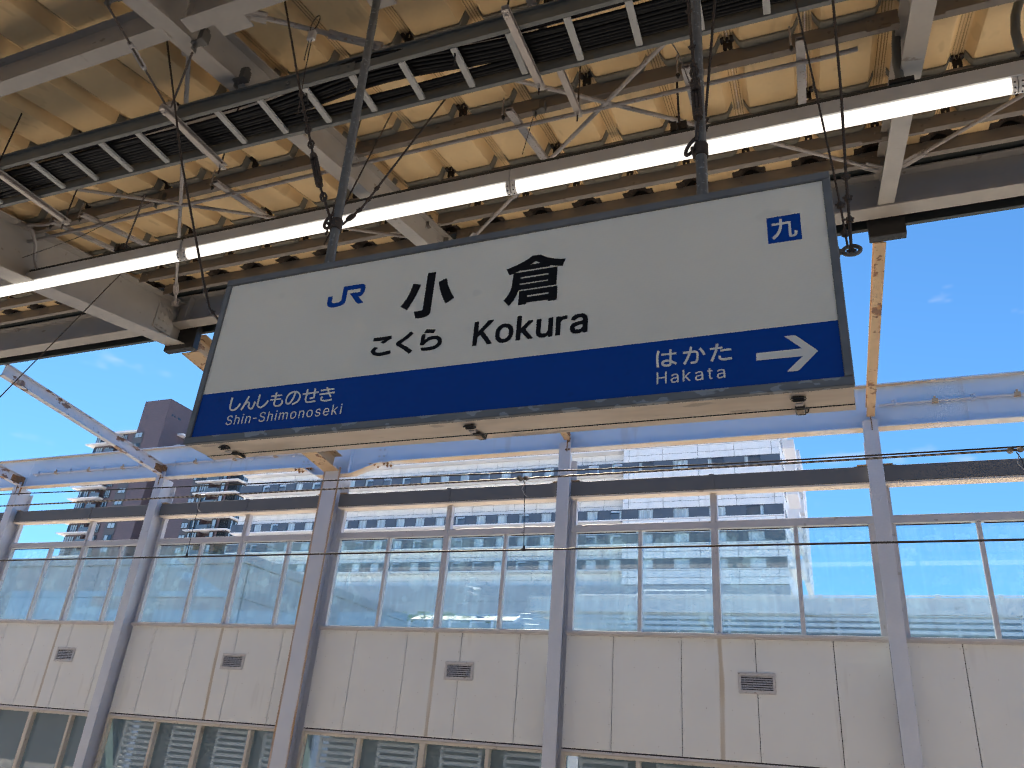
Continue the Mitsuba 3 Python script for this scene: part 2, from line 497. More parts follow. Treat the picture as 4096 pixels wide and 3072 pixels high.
# rear half of the butterfly roof and its ends, outside the picture
parts(roof, 'rear_sheet', [prism([(-24, 0), (24, 0), (24, 0.05), (-24, 0.05)], (6, 1.74, zr(1.74)), (6, -0.2, zr(1.74) - 0.25)), prism([(-24, 0), (24, 0), (24, 0.05), (-24, 0.05)], (6, -0.22, zr(1.74) - 0.25), (6, -6.4, 6.8)),
                             prism([(-12, 0), (12, 0), (12, 0.05), (-12, 0.05)], (18, 1.74, zr(1.74)), (18, 6.2, zr(6.2))), prism([(-9, 0), (9, 0), (9, 0.05), (-9, 0.05)], (-28.2, 1.74, zr(1.74)), (-28.2, 6.2, zr(6.2)))], 'm_outside')


# clips (tight frames) that hold the seams
def clip(k, y, small):
    x, z = ribx(k, y), zr(y)
    w = 0.062
    a = [box(x - w / 2, x - w / 2 + 0.024, y - 0.012, y + 0.012, z + 0.002, z + 0.088), box(x + w / 2 - 0.024, x + w / 2, y - 0.012, y + 0.012, z + 0.002, z + 0.088),
         box(x - w / 2 + 0.022, x + w / 2 - 0.022, y - 0.010, y + 0.010, z + 0.030, z + 0.070)]
    if not small:
        a += [box(x - 0.047, x - 0.022, y - 0.05, y + 0.0, z + 0.072, z + 0.115), box(x + 0.020, x + 0.047, y - 0.05, y + 0.0, z + 0.072, z + 0.115),
              rod((x, y - 0.03, z + 0.06), (x, y - 0.03, z + 0.10), 0.010, 6)]
    return cat(a)


for j, y in enumerate(PUR[:4]):
    for k in range(-33, 9):
        if j == 3 or (k + (0, 0, 1, 0)[j]) % 2 == 0:
            x = ribx(k, y)
            if any(abs(x - c) < w for c, w in ((0.72, 0.12), (-3.62, 0.12), (-7.8, 0.4))):
                continue
            part(roof, 'seam_clip', clip(k, y, j == 3), 'm_clip')
# dark bent end closures at the eave purlin
for k in range(-33, 9):
    y = PUR[4]
    x = ribx(k, y)
    z = zr(y)
    sec = [(-0.15, -0.004), (-0.10, 0.012), (-0.055, 0.075), (-0.02, 0.094), (0.03, 0.094), (0.065, 0.070), (0.10, 0.012), (0.15, -0.004), (0.10, 0.0), (0.045, 0.05), (0.0, 0.062), (-0.03, 0.05), (-0.07, 0.004)]
    part(roof, 'end_closure', cat(prism([(x + a, b) for a, b in sec], (0, y - 0.10, z - 0.02), (0, y + 0.02, z)), box(x - 0.125, x + 0.125, y + 0.021, y + 0.05, z - 0.01, z + 0.10)), 'm_clip')

# purlins
def purlin(y, label):
    t = thing('roof_purlin', label, 'purlin', 'purlins under the roof sheet')
    b = 0.13
    for x0, x1 in ((-20, -8.02), (-7.55, -3.66), (-3.56, 0.68), (0.74, 6)):
        part(t, 'channel', prism(csec(b, 0.055, 0.006, 0.0, -1), (x0, y, zr(y) - b), (x1, y, zr(y) - b)), 'm_steel_shaded')
    for xr, w in ((-7.79 - 0.14 * (y - 5), 0.0), (-3.60, 0), (0.71, 0)):
        for s in (-1, 1):
            if xr < -7 and s < 0:
                continue
            xx = xr + s * (0.16 if xr > -7 else 0.30)
            c = part(t, 'cleat', box(xx - 0.075, xx + 0.075, y - 0.010, y - 0.002, zr(y) - b - 0.03, zr(y) - 0.02), 'm_steel_shaded')
            part(c, 'bolt_head', cat(*[bolt((xx + dx, y - 0.010, zr(y) - 0.07), (0, -1, 0), 0.013) for dx in (-0.035, 0.03)]), 'm_steel_shaded', kind='stuff')
    return t


for y, lab in zip(PUR, ('purlin nearest the cable ladder, partly hidden behind it', 'second purlin, just beyond the cable ladder, with a thin conduit under it', 'purlin half hidden behind the strip lights',
                        'purlin just beyond the strip lights', 'last purlin before the eave, with dark closures above it')):
    purlin(y, 'brown grey roof ' + lab)

# rafters, girders
def rafter(lab, p0, p1, h, b, extra=()):
    t = thing('roof_rafter', lab, 'rafter', 'rafters carrying the canopy')
    part(t, 'beam', prism(hsec(h, b, 0.009, 0.013), p0, p1), 'm_steel')
    for nm, m, mm in extra:
        part(t, nm, m, mm, kind='stuff' if 'bolt' in nm else None)
    return t


def rz(y, z0=RB):
    return z0 + SL * y


rafter('pale grey steel rafter right of the sign, ending at a black gutter box', (0.83, 1.6, rz(1.6)), (0.665, 6.63, rz(6.63)), 0.30, 0.14,
       [('stiffener', box(0.655, 0.675, 6.56, 6.645, 6.515, 6.60), 'm_steel')])
rafter('pale grey steel rafter that runs down behind the middle of the sign', (-3.46, 0.4, rz(0.4)), (-3.74, 6.63, rz(6.63)), 0.30, 0.145)
zl = 4.70
rafter('deep grey steel rafter left of the sign, its bolted end past the eave', (-7.22, 1.0, rz(1.0, zl)), (-8.07, 6.98, rz(6.98, zl)), 0.56, 0.30,
       [('splice_plate', box(-7.99, -7.955, 6.3, 6.60, rz(6.4, zl) + 0.10, rz(6.4, zl) + 0.47), 'm_steel'),
        ('splice_bolt', cat(*[bolt((-7.955, 6.36 + 0.075 * i, rz(6.4, zl) + 0.14 + 0.095 * j), (1, 0, 0), 0.018, 0.022) for i in range(3) for j in range(4)]), 'm_steel')])

one('added_light_block', box(-24, 8, 0.95, 1.55, 5.30, 5.62), 'm_steel', 'unseen box added above the platform to keep light off the girder and rafters', 'gutter')  # added out of view to block light from the rear, darkening the webs
g = thing('valley_girder', 'dark sided girder crossing the rafters at the top left corner', 'girder')
for x0, x1 in ((-14, -3.58), (-3.42, -0.2)):
    part(g, 'beam', prism(hsec(0.27, 0.10, 0.008, 0.011), (x0, 2.285, 5.50), (x1, 2.285, 5.50)), 'm_steel')
parts(g, 'gusset', [box(-3.25, -3.02, 2.335, 2.43, 5.515, 5.525), box(-3.415, -3.405, 2.25, 2.33, 5.50, 5.75)], 'm_steel')

g = thing('eave_girder', 'long brown grey girder with a pale bottom flange along the canopy eave', 'girder')
for x0, x1 in ((-22, -8.06), (-7.98, 8)):
    part(g, 'beam', prism(hsec(0.40, 0.18, 0.009, 0.016), (x0, 6.65, 6.49), (x1, 6.65, 6.49)), 'm_steel')
for x in (-7.75, -3.7, 0.66):
    part(g, 'stiffener', box(x - 0.005, x + 0.005, 6.563, 6.645, 6.507, 6.87), 'm_steel')
gt = thing('eave_gutter', 'dark metal gutter along the outer edge of the canopy', 'gutter')
part(gt, 'fascia', box(-24, 10, 6.94, 6.96, 6.515, 7.12), 'm_fascia')
part(gt, 'lip', box(-24, 10, 6.90, 6.938, 6.505, 6.513), 'm_fascia')
part(gt, 'trough', cat(box(-24, 10, 6.30, 6.935, 6.925, 6.935), box(-24, 10, 6.285, 6.298, 6.86, 7.0)), 'm_fascia')
for lab, x0, x1, z0, z1 in (('black gutter box hanging over the rusty beam right of the sign', 0.51, 0.83, 6.33, 6.60), ('black gutter box behind the end of the deep left rafter', -8.24, -7.73, 6.225, 6.56)):
    t = thing('gutter_box', lab, 'gutter box')
    part(t, 'box_shell', box(x0, x1, 6.80, 6.90, z0, z1, 0.006), 'm_dark')
    parts(t, 'hanger_strap', [box(x0 + 0.05, x0 + 0.08, 6.84, 6.87, z1 - 0.002, z1 + 0.33), box(x1 - 0.08, x1 - 0.05, 6.84, 6.87, z1 - 0.002, z1 + 0.33)], 'm_dark')

# wind bracing under the purlins
def zb(y):
    return 5.16 + SL * y


def brace(lab, pts, r=0.017, turn=None):
    t = thing('brace_rod', lab, 'brace', 'wind bracing rods under the roof')
    P3 = [(x, y, zb(y)) for x, y in pts]
    part(t, 'rod', tube(P3, r, 10), 'm_rod', smooth=40)
    if turn:
        a, b = V(*P3[0]), V(*P3[-1])
        d = (b - a) / np.linalg.norm(b - a)
        c = a + (b - a) * turn
        s = np.cross(d, (0, 0, 1))
        s /= np.linalg.norm(s)
        part(t, 'turnbuckle', cat(rod(c - d * 0.15 + s * 0.024, c + d * 0.15 + s * 0.024, 0.010), rod(c - d * 0.15 - s * 0.024, c + d * 0.15 - s * 0.024, 0.010),
                                  rod(c - d * 0.18, c - d * 0.13, 0.03, 8), rod(c + d * 0.13, c + d * 0.18, 0.03, 8)), 'm_rod')
    for e, o in ((V(*P3[0]), V(*P3[1])), (V(*P3[-1]), V(*P3[-2]))):
        d = (o - e) / np.linalg.norm(o - e)
        part(t, 'end_plate', prism(rect(0.09, 0.012), e - d * 0.05, e + d * 0.16), 'm_rod')
    return t


brace('long white brace from the girder corner to the middle purlin, crossing another', [(-3.20, 2.45), (-0.62, 4.98)], turn=0.2)
brace('white brace crossing the long one right of the first pole', [(-0.60, 3.60), (-3.36, 6.10)], turn=0.66)
brace('white brace left of the first pole, behind the cable ladder', [(-6.42, 3.5), (-3.72, 6.0)])
brace('near vertical looking white brace over the left end of the strip lights', [(-3.72, 2.55), (-7.82, 6.42)], turn=0.885)
brace('short white brace meeting the right rafter from its left', [(-0.42, 5.16), (0.60, 6.16)])
brace('white brace running from the right rafter towards the right edge', [(0.82, 6.16), (1.9, 5.06)], turn=0.02)

one('thin_conduit', tube([(-20, 4.31, 6.165), (-7, 4.31, 6.165), (-2.2, 4.31, 6.165), (0.0, 4.33, 6.168), (0.14, 4.34, 6.172), (0.26, 4.35, 6.185), (0.42, 4.36, 6.205)], 0.017, 10), 'm_rod',
    'thin painted conduit running below the second purlin, cut off beside the right rafter', 'conduit', smooth=40)

# hanger bars for the strip lights
for lab, x, dx in (('leftmost light hanger bar', -7.12, -0.04), ('second light hanger bar from the left', -6.71, -0.02), ('light hanger bar left of the first sign pole', -5.03, -0.06),
                   ('light hanger bar between the two sign poles', -2.13, 0.0), ('light hanger bar just left of the second sign pole', -0.77, -0.03), ('light hanger bar beside the cut end of the conduit', 0.0, -0.03)):
    t = thing('hanger_bar', 'pale steel ' + lab, 'hanger bar', 'bars that carry the strip lights')
    y0, y1 = 4.10, 5.06
    zz = lambda y: 5.165 + SL * y
    part(t, 'bar', prism(csec(0.03, 0.06, 0.005), (x + 0.03, y0, zz(y0)), (x + 0.03 + dx, y1, zz(y1))), 'm_rod')
    part(t, 'bolt_head', cat(bolt((x, y0 + 0.04, zz(y0)), (0, 0, -1), 0.014, 0.03), bolt((x + dx, y1 - 0.04, zz(y1)), (0, 0, -1), 0.014, 0.03)), 'm_dark', kind='stuff')
    part(t, 'u_bolt', rod((x, y0 + 0.015, zz(y0)), (x, y0 + 0.015, zz(y0) + 0.17), 0.007), 'm_rod')

# strip lights
LX = [(-12.35, -9.03), (-8.92, -5.61), (-5.50, -2.205), (-2.12, 1.265), (1.345, 4.70)]
LLAB = ['strip light beyond the left edge', 'leftmost lit strip light', 'lit strip light above the left part of the sign', 'lit strip light above the right part of the sign', 'lit strip light at the right edge']
for (x0, x1), lab in zip(LX, LLAB):
    t = thing('strip_light', 'long white ' + lab, 'strip light', 'row of strip lights')
    part(t, 'housing', prism([(-0.066, 5.745), (-0.074, 5.850), (0.074, 5.850), (0.066, 5.745)], (x0 - 0.045, 4.5, 0), (x1 + 0.035, 4.5, 0)), 'm_lamp_body')
    a = np.linspace(0, math.pi, 15)
    sec = [(0.052 * math.cos(q), 5.742 - 0.075 * math.sin(q)) for q in a]
    k = part(t, 'diffuser', prism(sec, (x0, 4.5, 0), (x1, 4.5, 0)), 'm_tube', smooth=50)
    scene[k]['emitter'] = {'type': 'area', 'radiance': {'type': 'rgb', 'value': [0.185, 0.174, 0.155]}}
    sec2 = [(0.056 * math.cos(q), 5.743 - 0.080 * math.sin(q)) for q in a]
    for xa, xb in ((x0 - 0.042, x0 - 0.001), (x1 + 0.001, x1 + 0.032)):
        c = part(t, 'end_cap', prism(sec2, (xa, 4.5, 0), (xb, 4.5, 0)), 'm_plastic', smooth=50)
        xm = (xa + xb) / 2
        part(c, 'screw', cat(*[bolt((xm, 4.5 - 0.056 * math.cos(q), 5.743 - 0.080 * math.sin(q)), (0, -math.cos(q), -math.sin(q)), 0.006, 0.004) for q in (0.5, 1.0, 1.6)]), 'm_dark', kind='stuff')
    part(t, 'back_rail', prism([(-0.045, 5.853), (-0.045, 5.905), (0.045, 5.905), (0.045, 5.853)], (x0 - 0.045, 4.5, 0), (x1 + 0.035, 4.5, 0)), 'm_fascia')
for x, lab in ((-6.43, 'left of the sign'), (-0.83, 'left of the second sign pole')):
    t = thing('light_clamp', 'dark steel clamp on top of the strip lights ' + lab, 'clamp')
    parts(t, 'block', [box(x - 0.06, x - 0.015, 4.44, 4.56, 5.907, 5.99), box(x + 0.015, x + 0.06, 4.44, 4.56, 5.907, 5.98)], 'm_dark')
    part(t, 'rod', rod((x, 4.5, 5.90), (x + (0.85 if x < -3 else 0.02), 3.92 if x < -3 else 4.3, 6.0 if x < -3 else 6.25), 0.008), 'm_wire')

# conduits that drop to the lights
for lab, pts, xb in (('flexible grey conduit bending down to the strip light beside the right rafter', [(0.74, 4.45, 6.70), (0.70, 4.45, 6.45), (0.67, 4.45, 6.27), (0.655, 4.46, 6.10), (0.66, 4.48, 5.97), (0.69, 4.5, 5.90)], 0.655),
                     ('flexible grey conduit bending to the strip light at the right edge', [(1.44, 4.45, 6.44), (1.38, 4.45, 6.27), (1.355, 4.45, 6.12), (1.36, 4.47, 5.99), (1.40, 4.49, 5.93), (1.45, 4.5, 5.91)], 1.42)):
    t = thing('flexible_conduit', lab, 'conduit')
    part(t, 'hose', tube(pts, 0.029, 12), 'm_tray', smooth=60)
    part(t, 'steel_pipe', rod(V(*pts[0]) + V(0.012, 0, 0.02), V(*pts[0]) + V(0.05, -0.02, 0.9), 0.024, 12), 'm_zinc', smooth=40)
    part(t, 'coupling', cat(rod(V(*pts[0]) + V(-0.004, 0, -0.05), V(*pts[0]) + V(0.008, 0, 0.07), 0.036, 12), rod(V(*pts[0]) + V(0.006, 0, 0.05), V(*pts[0]) + V(0.01, 0, 0.075), 0.04, 12)), 'm_zinc', smooth=40)
    part(t, 'junction_box', box(xb - 0.07, xb + 0.085, 4.44, 4.56, 5.907, 5.94, 0.004), 'm_dark')

t = thing('flexible_conduit', 'painted conduit with a swollen joint bending down in front of the deep left rafter', 'conduit')
part(t, 'hose', tube([(-7.938, 4.08, 6.4), (-7.701, 4.1, 6.293), (-7.522, 4.12, 6.208), (-7.452, 4.18, 6.16), (-7.486, 4.28, 6.066), (-7.593, 4.38, 5.999), (-7.632, 4.5, 5.871)], 0.018, 10), 'm_rod', smooth=60)
part(t, 'joint', tube([(-7.938, 4.08, 6.4), (-7.701, 4.1, 6.293), (-7.522, 4.12, 6.208), (-7.452, 4.18, 6.16)], [0.02, 0.038, 0.036, 0.02], 12), 'm_rod', smooth=60)
part(t, 'branch', tube([(-7.522, 4.12, 6.208), (-7.25, 4.14, 6.17), (-7.1, 4.17, 6.19), (-6.95, 4.2, 6.2)], 0.017, 10), 'm_rod', smooth=60)

# ------------------------------------------------------------------ cable ladder
def ty(x, near):
    return (2.925 if near else 3.250) + 0.0135 * x


lad = thing('cable_ladder', 'dark grey cable ladder with pale rungs hanging under the roof', 'cable ladder')
XA, XB = -10.5, 3.6
part(lad, 'side_rail', prism(csec(0.135, 0.028, 0.004, 5.435, 1), (XA, ty(XA, 1), 0), (-2.86, ty(-2.86, 1), 0)), 'm_tray')
part(lad, 'side_rail', prism(csec(0.135, 0.028, 0.004, 5.437, 1), (-2.858, ty(-2.86, 1), 0), (XB, ty(XB, 1), 0)), 'm_tray')
part(lad, 'side_rail', prism(csec(0.135, 0.028, 0.004, 5.435, -1), (XA, ty(XA, 0), 0), (XB, ty(XB, 0), 0)), 'm_tray')
c = part(lad, 'joint_plate', box(-3.14, -2.58, ty(-2.86, 1) - 0.012, ty(-2.86, 1) - 0.005, 5.47, 5.545), 'm_tray')
part(c, 'bolt_head', cat(*[bolt((x, ty(x, 1) - 0.012, 5.51), (0, -1, 0), 0.016) for x in (-3.09, -3.01, -2.70, -2.62)]), 'm_tray', kind='stuff')
for k in range(-12, 26):
    x = -5.83 + 0.3585 * k
    y0, y1 = ty(x, 1) + 0.006, ty(x, 0) - 0.006
    part(lad, 'rung', prism([(-0.02, 0), (0.02, 0), (0.02, 0.022), (0.012, 0.026), (-0.012, 0.026), (-0.02, 0.022)], (x, y0, 5.441), (x - 0.012, y1, 5.441)), 'm_rung')
for i in range(10):
    off = 0.030 + 0.0245 * i
    lift = 0.017 if i < 9 else 0.05
    pts = []
    for x in np.linspace(XA, XB, 120):
        y = ty(x, 0) - 0.012 - off
        up_ = 0.0
        if i >= 3:
            y -= (0.040 + 0.004 * (i - 3)) * math.exp(-((x + 2.55) / 0.55) ** 2) + 0.012 * math.exp(-((x - 0.2) / 0.5) ** 2)
            up_ = 0.035 * math.exp(-((x + 2.4) / 0.6) ** 2)
        y -= 0.010 * (i > 6) * math.exp(-((x + 6.2) / 0.5) ** 2)
        y += 0.004 * math.sin(1.7 * x + i) + 0.003 * math.sin(4.1 * x + 2.3 * i)
        pts.append((x, y, 5.468 + lift + up_ + 0.004 * math.sin(2.3 * x + 1.7 * i)))
    one('power_cable', tube(pts, 0.0145, 8), 'm_cable', 'black power cable, ' + ('outermost against the far rail', 'second from the far rail', 'third from the far rail', 'fourth from the far rail', 'fifth from the far rail', 'sixth from the far rail', 'seventh from the far rail', 'eighth from the far rail', 'ninth from the far rail', 'nearest to the camera')[i] + ' of the cable ladder', 'cable', 'cables in the cable ladder', smooth=60)
for x in (-2.98, -1.9, -0.06):
    y0 = ty(x, 0) - 0.30
    one('cable_tie', tube([(x, y0, 5.50), (x + 0.01, y0 + 0.02, 5.436), (x - 0.03, y0 + 0.10, 5.435), (x - 0.04, y0 + 0.12, 5.50)], 0.0055, 6), 'm_cable', {-2.98: 'black tie round a rung left of the first pole', -1.9: 'black tie round a rung right of the bulging cables', -0.06: 'black tie round a rung beside the second pole'}[x], 'cable tie')

for lab, x, y0, y1, z in (('bright channel bar under the cable ladder at the far left', -5.80, 2.78, 3.50, 5.392), ('bright channel bar under the cable ladder above the left corner of the sign', -3.985, 2.70, 3.335, 5.392),
                          ('bright channel bar under the cable ladder at the top middle', -1.47, 2.72, 3.335, 5.392), ('dull channel bar above the cable ladder at the top middle', -1.385, 2.85, 3.82, 5.60)):
    t = thing('support_channel', lab, 'support channel')
    part(t, 'channel', prism(csec(0.040, 0.042, 0.003), (x - 0.02, y0, z), (x - 0.02, y1, z)), 'm_zinc')
    for y in (y0 + 0.04, y1 - 0.04):
        if x != -3.985 or y > 3:
            part(t, 'rod', rod((x, y, z - 0.07 * (y > 3)), (x, y, zr(y) - (0.13 if 3.2 < y < 3.4 else 0.0)), 0.006), 'm_wire')
        part(t, 'nut', cat(rod((x, y, z - 0.018), (x, y, z - 0.002), 0.013, 6), box(x - 0.02, x + 0.02, y - 0.02, y + 0.02, z - 0.004, z - 0.001)), 'm_zinc')

# beam clamps
def beam_clamp(x, y, z, lab, sc=1.0):
    t = thing('beam_clamp', lab, 'beam clamp')
    part(t, 'jaw', cat(box(x + 0.01, x + 0.05, y - 0.03, y + 0.03, z - 0.03, z + 0.055), box(x - 0.05, x + 0.012, y - 0.022, y + 0.022, z - 0.032, z - 0.012), box(x + 0.012, x + 0.052, y - 0.012, y + 0.012, z + 0.05, z + 0.075)), 'm_clamp')
    part(t, 'bracket', cat(prism([(-0.022, -0.085), (0.022, -0.085), (0.014, -0.034), (-0.014, -0.034)], (x - 0.03, y, z), (x - 0.026, y, z), (0, 0, 1)), rod((x - 0.02, y, z - 0.07), (x - 0.02, y, z - 0.01), 0.007)), 'm_clamp')
    return t


beam_clamp(-3.44, 2.42, rz(2.42) + 0.0, 'clamp on the middle rafter nearest the girder')
beam_clamp(-3.47, 2.82, rz(2.82) + 0.0, 'clamp on the middle rafter just above the cable ladder')
beam_clamp(-3.60, 1.93, rz(1.93), 'clamp on the middle rafter at the top edge of the picture')
for (x, y, z), lab in (((-5.35, 3.34, 5.985), 'clamp on the purlin behind the left end of the ladder'), ((-1.86, 4.20, 6.19), 'clamp on the second purlin between the poles, with a short wire loop'), ((-0.86, 3.28, 5.97), 'clamp on the near purlin above the ladder at top middle'),
                       ((-2.72, 3.28, 5.98), 'clamp on the near purlin above the first pole'), ((-5.75, 4.20, 6.19), 'clamp on the second purlin near the left edge'), ((-6.2, 5.06, 6.37), 'clamp on the purlin over the left strip light')):
    beam_clamp(x, y, z, 'small galvanised ' + lab)
t = thing('rod_hanger', 'V shaped pair of rods with a turnbuckle above the left channel bar', 'hanger')
top1, top2, bot = V(-3.62, 1.93, 5.34), V(-3.47, 2.42, 5.44), V(-3.985, 2.745, 5.44)
part(t, 'rod', rod(top1, bot, 0.007), 'm_wire')
part(t, 'rod', rod(top2, bot + V(0.03, 0, 0), 0.007), 'm_wire')
d = (bot - top1) / np.linalg.norm(bot - top1)
cc = top1 + (bot - top1) * 0.45
part(t, 'turnbuckle', cat(rod(cc - d * 0.09 + V(0.016, 0, 0), cc + d * 0.09 + V(0.016, 0, 0), 0.006), rod(cc - d * 0.09 - V(0.016, 0, 0), cc + d * 0.09 - V(0.016, 0, 0), 0.006), rod(cc - d * 0.11, cc - d * 0.08, 0.016), rod(cc + d * 0.08, cc + d * 0.11, 0.016)), 'm_rod')
part(t, 'foot', cat(box(-4.03, -3.93, 2.72, 2.78, 5.435, 5.47), rod(bot - V(0.05, 0, -0.03), bot + V(0.06, 0, 0.03), 0.012)), 'm_zinc')

# ------------------------------------------------------------------ the station sign
SX, SY, SZ = -2.6452, 2.46, 2.792       # lower left corner of the white face
W, H = 2.700, 0.800
sg = thing('station_sign', 'hanging station name sign with a white face and a blue band, reading Kokura', 'sign')
D = 0.19
bx0, bx1, bz0, bz1 = SX - 0.030, SX + W + 0.029, SZ - 0.033, SZ + H + 0.033
part(sg, 'body', box(bx0 + 0.004, bx1 - 0.004, SY + 0.016, SY + D, bz0 + 0.003, bz1 - 0.003), 'm_sign_under')
fr = [prism([(0, 0), (0.030, 0), (0.030, 0.022), (0, 0.022)], (0, 0, 0), (1, 0, 0))]
fm = []
for (x0, x1, z0, z1) in ((bx0, bx1, bz0, SZ - 0.001), (bx0, bx1, SZ + H + 0.001, bz1)):
    fm.append(box(x0, x1, SY - 0.010, SY + 0.015, z0, z1, 0.003))
for (x0, x1) in ((bx0, SX - 0.001), (SX + W + 0.001, bx1)):
    fm.append(box(x0, x1, SY - 0.0085, SY + 0.0145, SZ - 0.0005, SZ + H + 0.0005, 0.003))
part(sg, 'frame', cat(fm), 'm_sign_frame')
part(sg, 'face', box(SX - 0.0005, SX + W + 0.0005, SY + 0.002, SY + 0.015, SZ + 0.213, SZ + H), 'm_sign_white')
part(sg, 'blue_band', box(SX - 0.0005, SX + W + 0.0005, SY + 0.0018, SY + 0.015, SZ, SZ + 0.2128), 'm_sign_blue')
